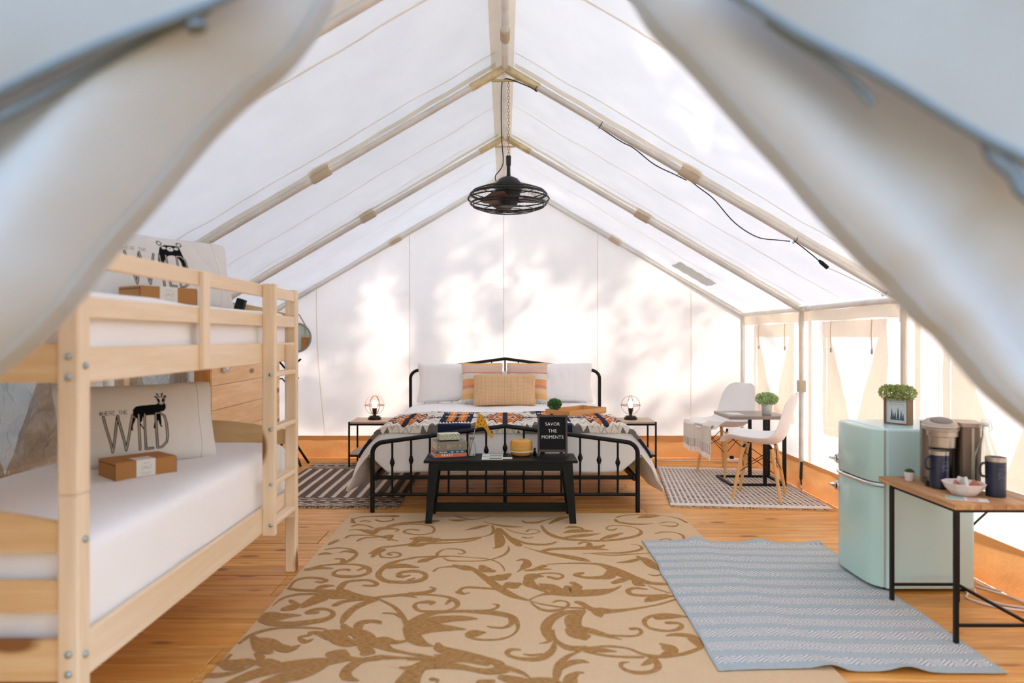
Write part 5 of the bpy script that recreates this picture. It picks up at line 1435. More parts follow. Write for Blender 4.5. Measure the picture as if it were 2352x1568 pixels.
def bw_cols(U, V):
    n = len(U); L = 1.50; W = 1.12; x = U*W; y = V*L; rg = np.random.default_rng(4)
    c = np.tile(np.array((226., 214, 204)), (n, 1)); p = 0.0375
    fx_ = (x/p) % 1; fy = (y/(p*1.05)) % 1
    m = (fx_ < 0.62) & (fy < 0.60) & (fx_*0.8 < fy+0.12); c[m] = (66, 52, 50)
    c[(y < 0.075) | (y > L-0.07)] = (230, 220, 212)
    c *= (0.93+0.12*rg.random(n))[:, None]; return c
def bw_pos(u, v):
    A, B, Cc, D = (1.235, 5.10), (2.395, 4.985), (2.46, 6.49), (1.47, 6.62)
    x = (A[0]*(1-u)+B[0]*u)*(1-v)+(D[0]*(1-u)+Cc[0]*u)*v; y = (A[1]*(1-u)+B[1]*u)*(1-v)+(D[1]*(1-u)+Cc[1]*u)*v
    return (x, y, 0.006+0.003*noise.noise(Vector((x*6, y*6, 5)))+0.001*noise.noise(Vector((x*40, y*40, 1))))
br = pattern_sheet('woven_rug', bw_pos, 300, 380, bw_cols, attr_mat('chunky_black_white_weave', weave=(120, 1.0)), None)
tag(br, 'black and white nubbly rug under the bistro table and chairs', 'rug'); md = br.modifiers.new('thick', 'SOLIDIFY'); md.thickness = 0.005; md.offset = 1
fringe(br, (1.235, 5.10, 0.005), (2.395, 4.985, 0.005), (0.1, -1), 60, 0.05, 3); fringe(br, (1.47, 6.62, 0.005), (2.40, 6.50, 0.005), (0, 1), 40, 0.05, 4)

# ------------------------------------------------------------------ bistro table and chairs
m_ttop = wood('bistro_top', (150, 138, 130), (126, 112, 104), axis=0, scale=1.0, rough=0.3, knots=False)
t = thing('bistro_table', 'small grey topped table on a black steel frame', 'table', (2.14, 5.96, 0.007))
MB().box(-0.25, 0.25, -0.22, 0.22, 0.563, 0.590, 0.002).build('top', m_ttop, t)
for x in (0.05, 0.215):
    for y in (-0.205, 0.15): MB().box(x-0.013, x+0.013, y-0.013, y+0.013, 0.02, 0.563, 0.001).build('post', m_black, t)
for (a, b, c_, d) in ((-0.25, 0.23, -0.218, -0.192), (-0.25, 0.23, 0.137, 0.163), (-0.25, -0.224, -0.192, 0.137), (0.204, 0.23, -0.192, 0.137)):
    MB().box(a, b, c_, d, 0, 0.022, 0.001).build('base_bar', m_black, t)
m_shell = plain('white_shell', (240, 238, 238), 0.38); m_beech = wood('beech_leg', (228, 180, 118), (214, 160, 96), axis=2, scale=1.5, rough=0.5, knots=False)
def chair(label, loc, rz):
    t = thing('shell_chair', label, 'chair', loc, rz, 'white shell chairs')
    prof = [(-0.255, .425), (-0.235, .447), (-0.19, .452), (-0.08, .438), (0.04, .428), (0.12, .432), (0.175, .468), (0.205, .535), (0.228, .62), (0.252, .71), (0.272, .785), (0.284, .82)]
    wid = [.150, .190, .212, .226, .230, .226, .222, .216, .206, .190, .155, .085]
    P = catmull([(a, b, w_) for (a, b), w_ in zip(prof, wid)], 4); n = len(P)-1
    def f(u, v):
        k = v*n; i = min(int(k), n-1); q = k-i; y = P[i][0]*(1-q)+P[i+1][0]*q; z = P[i][1]*(1-q)+P[i+1][1]*q; w_ = P[i][2]*(1-q)+P[i+1][2]*q
        s = 2*u-1; d = (P[i+1][0]-P[i][0], P[i+1][1]-P[i][1]); L = hypot(*d); nx, nz = -d[1]/L, d[0]/L
        c_ = abs(s)**2.6*0.058*(0.3+0.7*min(1, v/0.16, (1-v)/0.16))*(1+0.4*math.exp(-((v-0.5)/0.14)**2))
        return (s*w_, y+nx*c_, z+nz*c_)
    mb = MB(); mb.grid(f, 18, n); mb.build('shell', m_shell, t, thick=0.009, subsurf=1, angle=80)
    for sx in (-1, 1):
        for sy in (-1, 1):
            MB().tube([(sx*0.125, sy*0.105, 0.40), (sx*0.165, sy*0.175, 0.002)], [0.0155, 0.0115], 14).build('leg', m_beech, t)
            MB().tube([(sx*0.125, sy*0.105, 0.395), (sx*0.12, sy*0.09, 0.425)], 0.010, 8).build('bracket', m_black, t)
    for (a, b) in (((-1, -1), (1, -1)), ((1, -1), (1, 1)), ((1, 1), (-1, 1)), ((-1, 1), (-1, -1))):
        MB().tube([(a[0]*0.13, a[1]*0.11, 0.375), (b[0]*0.147, b[1]*0.145, 0.205)], 0.003, 6).build('strut', m_black, t)
        MB().tube([(b[0]*0.13, b[1]*0.11, 0.375), (a[0]*0.147, a[1]*0.145, 0.205)], 0.003, 6).build('strut', m_black, t)
    return t
# the chair's front looks towards local -y
c1 = chair('white shell chair with wooden legs nearest the fridge', (2.0, 5.365, 0.009), atan2(-0.88, -0.47))
c2 = dup(c1, (2.03, 6.33, 0.009), atan2(-0.86, 0.50), 'white shell chair with a fringed throw over its seat')
th = thing('throw', 'cream knitted throw with tasselled edge over the rear chair seat', 'throw', (2.03, 6.33, 0.009), c2.rotation_euler.z)
def thr_cols(U, V):
    n = len(U); c = np.tile(np.array((232., 224, 214)), (n, 1)); k = ((U*30) % 1 < 0.4) & ((V*30) % 1 < 0.5); c[k] = (206, 190, 174)
    c[(V < 0.16) & ((U*22) % 1 < 0.3)] = (150, 132, 120); return c
def thr(u, v):
    x = -0.24+0.34*u; s = v*0.44   # distance back from the hanging front edge
    if s < 0.20: y = -0.262-0.02*sin(u*9); z = 0.452-(0.20-s)*(0.9+0.35*u)
    else: y = -0.262+(s-0.20); z = 0.458-0.010*sin(min(1, (s-0.2)/0.24)*pi)
    z += 0.006*sin(u*17)*(1-v)+0.004
    if abs(x) > 0.17 and s >= 0.2: z += 0.02*(abs(x)-0.17)/0.07
    return (x, y-0.004*(1-v), z)
q = pattern_sheet('knit', thr, 110, 130, thr_cols, attr_mat('knit_throw', weave=(150, 1)), th); md = q.modifiers.new('thick', 'SOLIDIFY'); md.thickness = 0.006; md.offset = 1
mb = MB(); rg = random.Random(8)
for k in range(60):
    a = Vector(thr(k/60, 0)); mb.tube([a, a+Vector((rg.uniform(-.008, .008), -0.004, -0.022)), a+Vector((rg.uniform(-.012, .012), -0.002, -0.05))], 0.0028, 4)
stuff(mb.build('tassels', m_white_cloth, th, fixn=False))
m_galv = plain('zinc_pot', (198, 200, 196), 0.45, 0.5)
t = thing('potted_plant', 'bushy pale green plant in a ribbed zinc pot on the bistro table', 'plant', (2.25, 5.87, 0.597))
mb = MB(); prof = [(0.034, 0), (0.036, 0.002)]
for k in range(9): prof += [(0.037+0.0011*k, 0.008+k*0.010), (0.0385+0.0011*k, 0.013+k*0.010)]
prof += [(0.049, 0.100), (0.051, 0.104), (0.047, 0.104), (0.045, 0.09)]; mb.lathe(prof, 28); mb.build('pot', m_galv, t)
rg = random.Random(5); mb = MB(); leafball(mb, (0, 0, 0.135), 0.088, 1500, 0.015, rg, 0.55, 0.4)
for k in range(90):
    a = rg.uniform(0, 2*pi); e = rg.uniform(0.2, 1.3); d = Vector((cos(a)*cos(e), sin(a)*cos(e), sin(e))); p = Vector((0, 0, 0.10)); mb.tube([p, p+d*0.055, p+d*0.10], 0.0012, 3, 0)
stuff(mb.build('foliage', m_pale, t, fixn=False)); mb = MB(); mb.lathe([(0, 0.096), (0.046, 0.096)], 20); mb.build('soil', m_soil, t, fixn=False)
t = thing('booklet', 'thin white booklet lying on the bistro table', 'booklet', (1.99, 5.93, 0.597)); MB().box(-0.06, 0.06, -0.08, 0.08, 0, 0.003, 0.0005).build('pages', m_label, t)
t = thing('power_strip', 'white power strip with a plug on the deck behind the chairs', 'power strip', (2.38, 6.93, 0.0))
MB().box(-0.13, 0.06, -0.025, 0.025, 0, 0.03, 0.004).build('body', m_white, t); MB().box(-0.10, -0.06, -0.012, 0.012, 0.03, 0.06, 0.003).build('plug', m_black, t)
MB().tube(catmull([(-0.13, 0, 0.012), (-0.3, 0.03, 0.006), (-0.6, 0.02, 0.006), (-0.85, 0.06, 0.006)]), 0.005, 8).build('cord', m_cord_w, t)
t = thing('bungee', 'black bungee strap hooked beside the right upright pole', 'strap', (2.44, 5.62, 0))
MB().tube(catmull([(0, 0, 0.05), (-0.004, 0, 0.10), (0.0, 0, 0.2), (0.002, 0, 0.24)]), [0.006]*6+[0.011]*7+[0.011]*5+[0.004], 10).build('cord', m_cord_b, t)
MB().tube(arc((0, 0, 0.032), 0.014, 90, 400, 16), 0.003, 6).build('hook', m_zinc, t)
MB().tube([(0, 0, 0.002), (0, 0, 0.02)], 0.004, 6).build('eyelet', m_zinc, t)

# ------------------------------------------------------------------ fridge
m_mint = plain('mint_enamel', (186, 218, 210), 0.22, coat=0.6); m_mint_s = plain('mint_side', (190, 220, 222), 0.30, coat=0.3)
t = thing('fridge', 'pale mint retro two door mini fridge with chrome trim', 'fridge', (1.82, 3.37, 0))
HF, DF, WF = 0.808, 0.50, 0.425
def rrect(x0, x1, y0, y1, r, n=6):
    P = []
    for (cx_, cy, a0) in ((x1-r, y1-r, 0), (x0+r, y1-r, 90), (x0+r, y0+r, 180), (x1-r, y0+r, 270)):
        for k in range(n+1): a = radians(a0+90*k/n); P.append((cx_+r*cos(a), cy+r*sin(a)))
    return P
q = MB(); q.box(0.062, DF, 0, WF, 0.016, HF, 0.012); q.build('body', m_mint_s, t)
q = MB(); q.box(0.050, 0.064, 0.006, WF-0.006, 0.03, HF-0.008); q.build('gasket', plain('grey_gasket', (176, 180, 176), .5), t)
def door(z0, z1):
    # front bows gently outwards; vertical edges are rounded
    n = 26; P = [(0.050, WF)]
    for k in range(n+1):
        y = WF*(1-k/n); s = abs(2*k/n-1); P.append((0.004+0.046*max(0, s)**8.0-0.010*(1-s*s)+0.004, y))
    P.append((0.050, 0.0))
    q = MB(); bz = 0.008
    for (za, zb, ins) in ((z0, z0+bz, 1), (z0+bz, z1-bz, 0), (z1-bz, z1, 1)): pass
    R_ = []
    for z, d in ((z0, 0.007), (z0+0.002, 0.002), (z0+bz, 0), (z1-bz, 0), (z1-0.002, 0.002), (z1, 0.007)): R_.append([(min(x+d, 0.05), y*(1-2*d/WF)+d, z) for x, y in P])
    m = len(P); V = [p for r in R_ for p in r]; F = []
    for i in range(len(R_)-1):
        for k in range(m): k2 = (k+1) % m; F.append((i*m+k, i*m+k2, (i+1)*m+k2, (i+1)*m+k))
    F.append(tuple(range(m))); F.append(tuple(range((len(R_)-1)*m, len(R_)*m)))
    q.add(V, F, 0, True); return q.build('door', m_mint, t, angle=50)
d1 = door(0.540, HF-0.002); d2 = door(0.024, 0.522)
q = MB(); P = []
for k in range(27):
    y = WF*(1-k/26); s = abs(2*k/26-1); P.append((0.002+0.046*s**8-0.010*(1-s*s)+0.004, y))
q.tube([(x, y, 0.531) for x, y in P], 0.009, 10); q.build('chrome_strip', m_chrome, t)
for dd, z in ((d1, 0.598), (d2, 0.450)):
    q = MB(); q.lathe([(0.0, -0.006), (0.026, -0.006), (0.026, 0.0), (0.02, 0.006), (0, 0.007)], 24, M=Matrix.Translation((0.000, WF-0.050, z)) @ Matrix.Rotation(-pi/2, 4, 'Y'))
    q.add([(-0.008, WF-0.060, z-0.010), (-0.008, WF-0.020, z-0.010), (-0.026, WF-0.012, z-0.004), (-0.026, WF-0.040, z-0.004), (-0.008, WF-0.060, z+0.012), (-0.008, WF-0.020, z+0.012), (-0.023, WF-0.012, z+0.006), (-0.023, WF-0.040, z+0.006)],
          [(0, 1, 2, 3), (4, 7, 6, 5), (0, 4, 5, 1), (1, 5, 6, 2), (2, 6, 7, 3), (3, 7, 4, 0)])
    q.build('handle', m_chrome, dd)
q = MB()
for x in (0.08, DF-0.04):
    for y in (0.04, WF-0.04): q.lathe([(0.016, 0), (0.016, 0.018)], 12, c=(x, y, 0))
q.build('feet', m_black, t)
# planter frame on the fridge
m_wal = wood('walnut_box', (142, 108, 74), (112, 80, 50), axis=2, scale=1.5, rough=0.6, knots=False)
t = thing('planter_box', 'wooden picture box of pine trees with a bushy plant on the fridge', 'planter', (2.03, 3.55, 0.808), radians(-58))
Wd, Hp, Dp = 0.062, 0.140, 0.055
for (a, b, c_, d) in ((-Wd, -Wd+0.007, 0, Hp), (Wd-0.007, Wd, 0, Hp), (-Wd+0.007, Wd-0.007, 0, 0.007), (-Wd+0.007, Wd-0.007, Hp-0.007, Hp)):
    MB().box(a, b, 0, Dp, c_, d, 0.001).build('side', m_wal, t)
pic = MB().box(-Wd+0.007, Wd-0.007, 0.014, 0.017, 0.007, Hp-0.007).build('picture', plain('picture_paper', (214, 220, 220), .6), t)
q = MB()
for cx_, hh, w_ in ((-0.026, 0.062, 0.010), (-0.008, 0.048, 0.008), (0.006, 0.07, 0.010), (0.022, 0.055, 0.009), (-0.016, 0.04, 0.007), (0.032, 0.04, 0.007)):
    for k in range(5):
        zb = 0.022+hh*k/6; q.add([(cx_-w_*(1-k/6), 0.0135, zb), (cx_+w_*(1-k/6), 0.0135, zb), (cx_, 0.0135, zb+hh/3.2)], [(0, 1, 2)])
q.build('printed_trees', plain('tree_print', (88, 100, 108), .7), pic, fixn=False)
q = MB()
for z, n_ in ((0.113, 5), (0.102, 6)):
    for k in range(n_): q.box(-0.034+k*0.0125, -0.026+k*0.0125, 0.0132, 0.0138, z, z+0.003)
q.build('printed_lines', plain('pale_grey_print', (150, 158, 160), .7), pic)
rg = random.Random(11); mb = MB(); 
for cx_ in (-0.05, -0.02, 0.01, 0.04): leafball(mb, (cx_, 0.028, Hp+0.022), 0.046, 480, 0.0105, rg, 0.85, 0.5)
stuff(mb.build('foliage', m_olive, t, fixn=False))

# ------------------------------------------------------------------ side table
m_plank = wood('reclaimed_pine', (206, 160, 112), (156, 108, 66), axis=0, scale=1.3, rough=0.55, knotc=(84, 48, 24), rand=True, var=0.07)
X0, X1, Y0_, Y1_ = 1.835, 2.245, 2.785, 3.355
t = thing('side_table', 'plank topped side table on thin black legs beside the fridge', 'table', (X0, Y0_, 0))
W_, D_ = X1-X0, Y1_-Y0_
ck_ = [0, 0.09, 0.20, 0.305, 0.41]
for a, b in zip(ck_, ck_[1:]): 
    o = MB().box(0, D_, a+0.0006, b-0.0006, 0.556, 0.580, 0.0015).build('board', m_plank, t); o.rotation_euler = (0, 0, pi/2); o.location = (W_, 0, 0)
for x in (0.006, W_-0.092):
    for y in (0.006, D_-0.10): MB().box(x, x+0.016, y, y+0.016, 0.0015 if x < .1 else 0.0, 0.556).build('leg', m_black, t)
for z in (0.544, 0.075):
    for y in (0.009, D_-0.097): MB().box(0.022, W_-0.092, y, y+0.010, z, z+0.012).build('rail', m_black, t)
    for x in ((0.009, W_-0.089) if z > 0.3 else (W_-0.089,)): MB().box(x, x+0.010, 0.022, D_-0.10, z, z+0.012).build('rail', m_black, t)
for o in t.children:
    if o.name.startswith('leg'): o.location.z = 0.0165 if False else 0
TZ = 0.580
t = thing('succulent', 'tiny green succulent in a white cup on the side table', 'plant', (1.925, 3.25, TZ))
mb = MB(); mb.lathe([(0.017, 0), (0.018, 0.002), (0.0235, 0.042), (0.0215, 0.042), (0.02, 0.035)], 24); mb.build('pot', m_white, t)
mb = MB(); mb.lathe([(0, 0.036), (0.021, 0.036)], 16); mb.build('soil', m_soil, t, fixn=False)
mb = MB()
for k in range(34):
    a = k*2.4; e = 0.15+1.3*(k/34); l = 0.026; d = Vector((cos(a)*cos(e), sin(a)*cos(e), sin(e)*0.8)); p = Vector((0, 0, 0.036))
    mb.tube([p, p+d*l*0.6+Vector((0, 0, .003)), p+d*l], [0.003, 0.0045, 0.0008], 5)
stuff(mb.build('leaves', m_dkgreen, t, fixn=False))
# coffee maker
m_cm = plain('champagne_plastic', (178, 162, 146), 0.35, 0.4); m_cmd = plain('bronze_grey_side', (128, 112, 98), 0.3, 0.5); m_blk = plain('gloss_black', (10, 12, 15), 0.15)
t = thing('coffee_maker', 'silver and black single cup coffee maker on the side table', 'coffee maker', (2.035, 3.17, TZ), radians(-24))
# local frame: front towards -y, x across
q = MB(); q.prism(rrect(-0.085, 0.055, -0.01, 0.10, 0.03), 0.0, 0.285, 'z', smooth=True); q.build('housing', m_cmd, t, angle=30)
q = MB(); q.prism(rrect(-0.082, 0.05, -0.105, 0.02, 0.03), 0.0, 0.028, 'z', smooth=True); q.build('drip_base', m_blk, t, angle=30)
q = MB(); q.box(-0.045, 0.035, -0.013, 0.0, 0.03, 0.215, 0.003); q.build('recess', m_blk, t)
q = MB(); q.lathe([(0.048, 0.178), (0.052, 0.182), (0.054, 0.228), (0.062, 0.232), (0.064, 0.268)], 36, c=(-0.012, -0.052, 0)); q.build('brew_head', m_steel, t)
q = MB(); q.lathe([(1.0, 0.262), (1.02, 0.272), (0.98, 0.284), (0.80, 0.296), (0.45, 0.304), (0, 0.306)], 40, c=(-0.014, -0.018, 0)); q.v = [(-0.014+(x+0.014)*0.074, -0.018+(y+0.018)*0.105, z+0.010*((y+0.018))) for x, y, z in q.v]; q.build('lid', m_cm, t, angle=60)
q = MB(); q.lathe([(1.0, 0.296), (0.96, 0.304), (0.6, 0.310), (0, 0.312)], 32, c=(-0.014, -0.05, 0)); q.v = [(-0.014+(x+0.014)*0.046, -0.040+(y+0.05)*0.060, z-0.002+0.008*(y+0.05)) for x, y, z in q.v]; q.build('handle_panel', plain('lid_grille', (132, 122, 112), .5, .3), t, angle=60)
q = MB(); q.tube([(-0.014+0.072*cos(radians(a)), -0.018+0.104*sin(radians(a)), 0.274) for a in range(150, 395, 7)], 0.005, 8); q.build('lid_rim', m_steel, t)
q = MB(); q.prism([(p[0], p[1]) for p in rrect(0.056, 0.14, -0.05, 0.115, 0.022)], 0.0, 0.275, 'z', smooth=True); q.build('water_tank', m_cmd, t, angle=30)
q = MB(); q.prism([(p[0], p[1]) for p in rrect(0.052, 0.144, -0.055, 0.118, 0.024)], 0.275, 0.292, 'z', smooth=True); q.build('tank_lid', m_cm, t, angle=30)
q = MB(); q.box(0.100, 0.112, -0.053, -0.050, 0.01, 0.272, 0.001); q.build('trim_strip', m_steel, t)
m_navy = plain('navy_enamel', (20, 34, 62), 0.32, coat=0.3)
def mug(label, loc, rz):
    t = thing('travel_mug', label, 'mug', loc, rz, 'navy steel rimmed mugs')
    mb = MB(); mb.lathe([(0.034, 0), (0.037, 0.003), (0.039, 0.150)], 36); mb.build('body', m_navy, t)
    mb = MB(); mb.lathe([(0.0392, 0.150), (0.0397, 0.160), (0.0395, 0.168), (0.037, 0.168), (0.036, 0.10), (0.033, 0.012), (0, 0.012)], 36); mb.build('rim', m_steel, t)
    MB().tube(catmull([(-0.037, 0, 0.138), (-0.055, 0, 0.142), (-0.066, 0, 0.130), (-0.067, 0, 0.105), (-0.060, 0, 0.088), (-0.037, 0, 0.085)]), 0.0052, 8).build('handle', m_navy, t)
    lg = MB()
    def cyl(s, z): a = -pi/2+s/0.039; return Vector((0.0393*cos(a), 0.0393*sin(a), z))
    for pl in ([(-0.016, 0.098), (-0.008, 0.112), (-0.002, 0.103), (0.004, 0.114), (0.010, 0.104), (0.018, 0.116)], [(-0.014, 0.094), (0, 0.106), (0.014, 0.094)], [(-0.016, 0.086), (-0.008, 0.090), (-0.002, 0.084), (0.006, 0.089), (0.012, 0.084), (0.018, 0.088)], [(0.018, 0.116), (0.018, 0.096)], [(-0.014, 0.080), (0.016, 0.080)], [(-0.012, 0.120), (-0.004, 0.124), (0.004, 0.120), (0.012, 0.125)]):
        lg.tube([cyl(a, z) for a, z in pl], 0.0006, 4)
    lg.build('printed_emblem', plain('silver_print_2', (150, 156, 168), .5), t)
    return t
g1_ = mug('navy mug with steel rim standing on the coffee maker tray', (1.962, 3.085, TZ+0.002), radians(8))
g2_ = dup(g1_, (2.106, 2.93, TZ), radians(0), 'navy mug with steel rim standing in front of the swing top bottle')
m_porc = plain('white_porcelain', (236, 226, 222), 0.35)
t = thing('bowl', 'white faceted bowl holding sachets on the side table', 'bowl', (1.985, 2.955, TZ))
mb = MB(); mb.lathe([(0.040, 0), (0.046, 0.002), (0.068, 0.025), (0.084, 0.054), (0.081, 0.055), (0.064, 0.026), (0.042, 0.006), (0, 0.006)], 10, smooth=False); mb.build('bowl', m_porc, t)
sc_ = plain('red_paper', (196, 120, 96), .6)
for k, (x, y, a, c3) in enumerate(((-0.035, 0.01, 0.5, sc_), (0.03, 0.0, -0.7, sc_), (0.0, 0.03, 0.1, m_label), (0.0, -0.02, 1.3, m_label))):
    s = thing('sachet', ['red striped sachet at the left of the white bowl', 'red striped sachet at the right of the white bowl', 'white sachet at the back of the white bowl', 'white sachet at the front of the white bowl'][k], 'sachet', (1.985+x, 2.955+y, TZ+0.012+0.006*k), a)
    MB().box(-0.02, 0.02, -0.006, 0.006, 0.0, 0.048, 0.002, M=Matrix.Rotation(radians(35 if k != 2 else 20), 4, 'Y')).build('packet', c3, s)
t = thing('swing_top_bottle', 'tall clear swing top bottle behind the white bowl', 'bottle', (2.14, 3.04, TZ))
mb = MB(); mb.lathe([(0, 0.002), (0.040, 0.002), (0.044, 0.008), (0.044, 0.13), (0.040, 0.16), (0.026, 0.205), (0.016, 0.24), (0.0145, 0.272), (0.018, 0.275), (0.018, 0.286), (0.011, 0.286), (0.012, 0.24), (0.022, 0.205), (0.037, 0.158), (0.041, 0.13), (0.041, 0.011), (0, 0.008)], 36); mb.build('glass', m_glass, t)
mb = MB(); mb.lathe([(0.010, 0.286), (0.016, 0.290), (0.016, 0.300), (0.010, 0.306), (0, 0.307)], 20); mb.build('stopper', m_white, t)
MB().tube(catmull([(-0.017, 0, 0.262), (-0.028, 0, 0.27), (-0.026, 0, 0.295), (-0.012, 0, 0.313), (0.012, 0, 0.313), (0.026, 0, 0.295), (0.028, 0, 0.27), (0.017, 0, 0.262)]), 0.0014, 6).build('wire_bail', m_steel, t)
t = thing('leaflet', 'folded teal and pink leaflet at the corner of the side table', 'leaflet', (1.945, 2.875, TZ), radians(-28)); MB().box(-0.075, 0.075, -0.035, 0.035, 0, 0.0015).build('paper', m_label, t)
MB().box(-0.073, -0.01, -0.033, 0.033, 0.0015, 0.0018).build('teal_panel', plain('teal_print_2', (150, 176, 170), .6), t); MB().box(0.0, 0.04, -0.033, 0.033, 0.0015, 0.0018).build('pink_panel', plain('pink_print', (214, 170, 156), .6), t)
# cords on the deck at the right
t = thing('extension_lead', 'white extension lead and plug coiled on the deck by the fridge', 'extension lead', (2.36, 3.52, 0))
MB().box(-0.045, 0.045, -0.022, 0.022, 0.055, 0.092, 0.006).build('socket_block', m_white, t)
MB().box(-0.02, 0.02, -0.014, 0.014, 0.0, 0.055, 0.004).build('plug', m_white, t)
for P in ([(0.045, 0, 0.075), (0.07, 0.02, 0.07), (0.09, 0.08, 0.05)],
          [(-0.02, -0.01, 0.06), (-0.03, -0.05, 0.02), (-0.09, -0.17, 0.006), (-0.13, -0.23, 0.006), (-0.08, -0.33, 0.006), (0.04, -0.40, 0.006), (0.09, -0.52, 0.006)],
          [(-0.03, 0.02, 0.10), (-0.06, -0.04, 0.10), (-0.03, -0.12, 0.02), (-0.06, -0.20, 0.006), (-0.03, -0.30, 0.006), (0.06, -0.36, 0.006), (0.10, -0.5, 0.006)],
          [(0.0, -0.015, 0.02), (0.01, -0.06, 0.006), (0.05, -0.14, 0.006), (0.09, -0.22, 0.006), (0.10, -0.32, 0.006)],
          [(0.02, 0.0, 0.03), (0.06, -0.08, 0.006), (0.10, -0.14, 0.006)]):
    MB().tube(catmull(P, 6), 0.005, 8).build('cord', m_cord_w, t)
t = thing('hanging_cable', 'black cord hanging from the table edge behind the fridge', 'cord', (2.40, 3.62, 0))
MB().tube(catmull([(-0.06, -0.42, 0.575), (-0.02, -0.30, 0.45), (0.0, -0.12, 0.30), (-0.015, -0.05, 0.20), (-0.06, 0.0, 0.13)]), 0.005, 8).build('cord', m_cord_b, t)

# ------------------------------------------------------------------ hanging fan
m_fan = plain('fan_black', (20, 18, 18), 0.45); m_blade = plain('fan_blade_brown', (92, 56, 38), 0.5)
FX, FY, FZ = 0.022, 4.28, 2.128
t = thing('hanging_fan', 'black caged fan hanging on a chain from the tent ridge', 'fan', (FX, FY, FZ))
RC, HC = 0.254, 0.078
def cage(r_, top): return HC*sqrt(max(0, 1-(r_/RC)**3.2))*(1 if top else -1)
for top in (True, False):
    q = MB()
    for k in range(64):
        a = 2*pi*k/64; r0 = 0.085 if top else 0.035
        pts = [(r_*cos(a), r_*sin(a), cage(r_, top)) for r_ in [r0+(RC-r0)*sin(pi/2*j/9) for j in range(10)]]
        q.tube(pts, 0.0006, 3, cap=False)
    q.build('cage_wires', m_fan, t, fixn=False)
    q = MB()
    for r_, w_ in ((RC, 0.004), (0.225, 0.0035), (0.16, 0.0025), (0.10, 0.0025)): q.tube(arc((0, 0, cage(r_, top)), r_, 0, 352.5, 48, 'xy'), w_, 6, closed=True)
    q.build('cage_rings', m_fan, t)
MB().tube(arc((0, 0, -0.03), 0.235, 0, 352.5, 48, 'xy'), 0.007, 8, closed=True).build('cage_band', m_fan, t)
MB().tube(arc((0, 0, 0.028), 0.235, 0, 352.5, 48, 'xy'), 0.008, 8, closed=True).build('cage_band', m_fan, t)
mb = MB(); mb.lathe([(0.052, -0.045), (0.066, 0.0), (0.075, 0.04), (0.084, 0.046), (0.084, 0.075), (0.078, 0.10), (0.058, 0.125), (0.028, 0.138), (0.0, 0.140)], 36); mb.build('motor', m_fan, t)
mb = MB(); mb.lathe([(0.022, -0.083), (0.034, -0.083), (0.034, -0.076), (0.022, -0.076), (0.022, -0.083)], 28); mb.build('hub_ring', m_fan, t)
mb = MB(); mb.lathe([(0, -0.081), (0.022, -0.081)], 24); mb.build('hub_badge', m_steel, t, fixn=False)
for k in range(3):
    a = radians(120*k-8)
    def f(u, v, a=a):
        r_ = 0.055+0.165*u; s = (v-0.5)*(0.07+0.075*sin(pi*min(1, u*0.9))); x = r_*cos(a)-s*sin(a); y = r_*sin(a)+s*cos(a); return (x, y, -0.008+s*0.38-0.01*u)
    MB().grid(f, 12, 6).build('blade', m_blade, t, thick=0.003, angle=60)
mb = MB(); mb.lathe([(0.013, 0.138), (0.015, 0.142), (0.012, 0.152), (0.011, 0.205), (0.015, 0.212), (0.016, 0.268), (0.010, 0.272)], 18); mb.build('down_rod', m_fan, t)
q = MB(); z = 0.268; k = 0
ztop_ = ZR-0.105-FZ
while z < ztop_-0.004:
    L = 0.024; w_ = 0.0065
    loop = [(w_*cos(b_), 0, z+L*0.5+L*0.5*sin(b_)) for b_ in [2*pi*j/12 for j in range(12)]]
    M_ = Matrix.Rotation(pi/2*(k % 2), 4, 'Z'); q.tube([tuple(M_ @ Vector(p)) for p in loop], 0.0016, 5, closed=True); z += L*0.82; k += 1
q.build('chain', m_copper, t)
t = thing('fan_cable', 'dark cable running from the fan along the right rafter', 'cable', (0, FY, 0))
rz_ = lambda x: ZR-0.03-SL*x
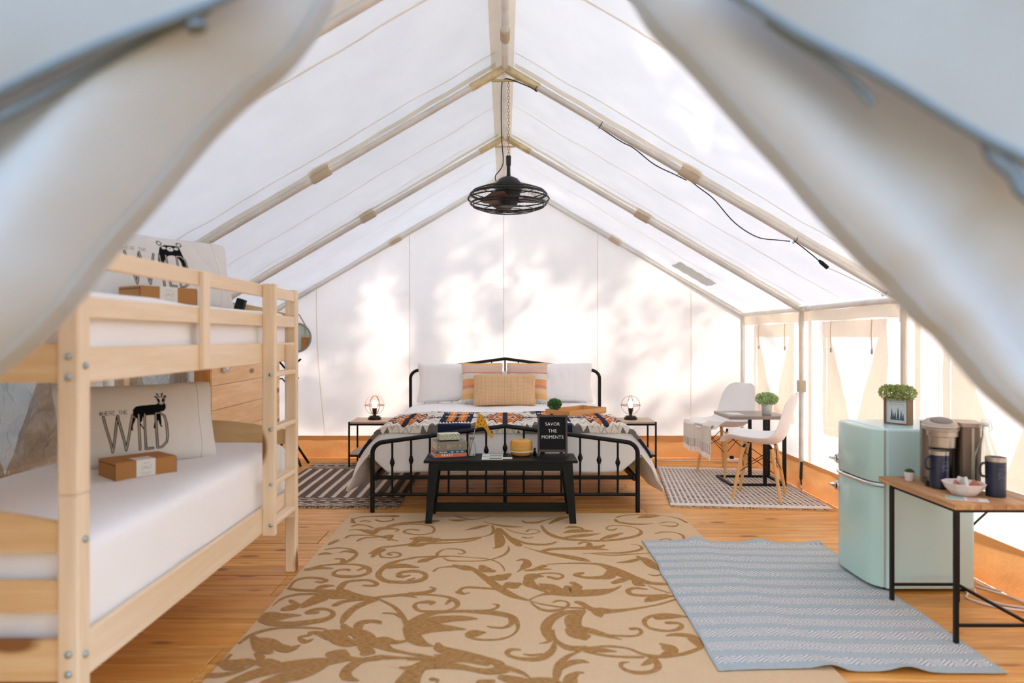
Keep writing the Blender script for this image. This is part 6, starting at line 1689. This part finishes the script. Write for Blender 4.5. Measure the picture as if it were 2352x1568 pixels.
CB = [(-0.055, 0, FZ+0.11), (-0.06, 0, FZ+0.145), (-0.02, 0, FZ+0.20), (-0.012, 0, FZ+0.26), (-0.022, 0, FZ+0.40), (-0.022, 0, ZR-0.15), (0.0, 0, ZR-0.095), (0.06, -0.02, ZR-0.115), (0.16, -0.03, rz_(.16)-0.035), (0.20, 0.0, rz_(.2)-0.026)]
MB().tube(catmull(CB, 6), 0.0035, 6).build('cord', m_cord_b, t)
def along(x, drop): return (x, -0.026, rz_(x)-drop)
MB().tube(catmull([(0.20, 0.03, rz_(.2)), (0.5, 0.03, rz_(.5)), (0.72, 0.02, rz_(.72)-0.02), along(0.80, 0.032), along(0.93, 0.058), along(1.06, 0.045), (1.14, 0.01, rz_(1.14)-0.024)], 6), 0.0035, 6).build('cord', m_cord_b, t)
MB().tube(catmull([(1.14, 0.03, rz_(1.14)), (1.22, 0.02, rz_(1.22)-0.02), along(1.30, 0.055), along(1.43, 0.125), along(1.57, 0.132), along(1.70, 0.075), (1.79, 0.01, rz_(1.79)-0.024)], 6), 0.0035, 6).build('cord', m_cord_b, t)
MB().tube(catmull([along(1.80, 0.02), along(1.86, 0.03), along(1.93, 0.045), along(1.965, 0.055)], 6), 0.0035, 6).build('cord', m_cord_b, t)
a_, b_ = Vector(along(1.955, 0.05)), Vector(along(2.01, 0.065)); MB().tube([a_, a_.lerp(b_, .3), b_], [0.007, 0.013, 0.013], 8).build('plug', m_black, t)
MB().tube(catmull([tuple(b_), along(2.1, 0.05), along(2.3, 0.03), along(2.44, 0.02)], 6), 0.003, 6).build('white_cord', m_cord_w, t)
for x in (0.20, 0.60, 1.82, 2.38):
    c_ = Vector((x, 0, rz_(x))); d = Vector((1, 0, -SL)).normalized(); n_ = Vector((SL, 0, 1)).normalized()
    pts = [c_+(n_*cos(q_)+Vector((0, 1, 0))*sin(q_))*0.0245 for q_ in [2*pi*j/14 for j in range(14)]]
    MB().tube(pts, 0.0022, 5, closed=True).build('zip_tie', m_cord_b, t)
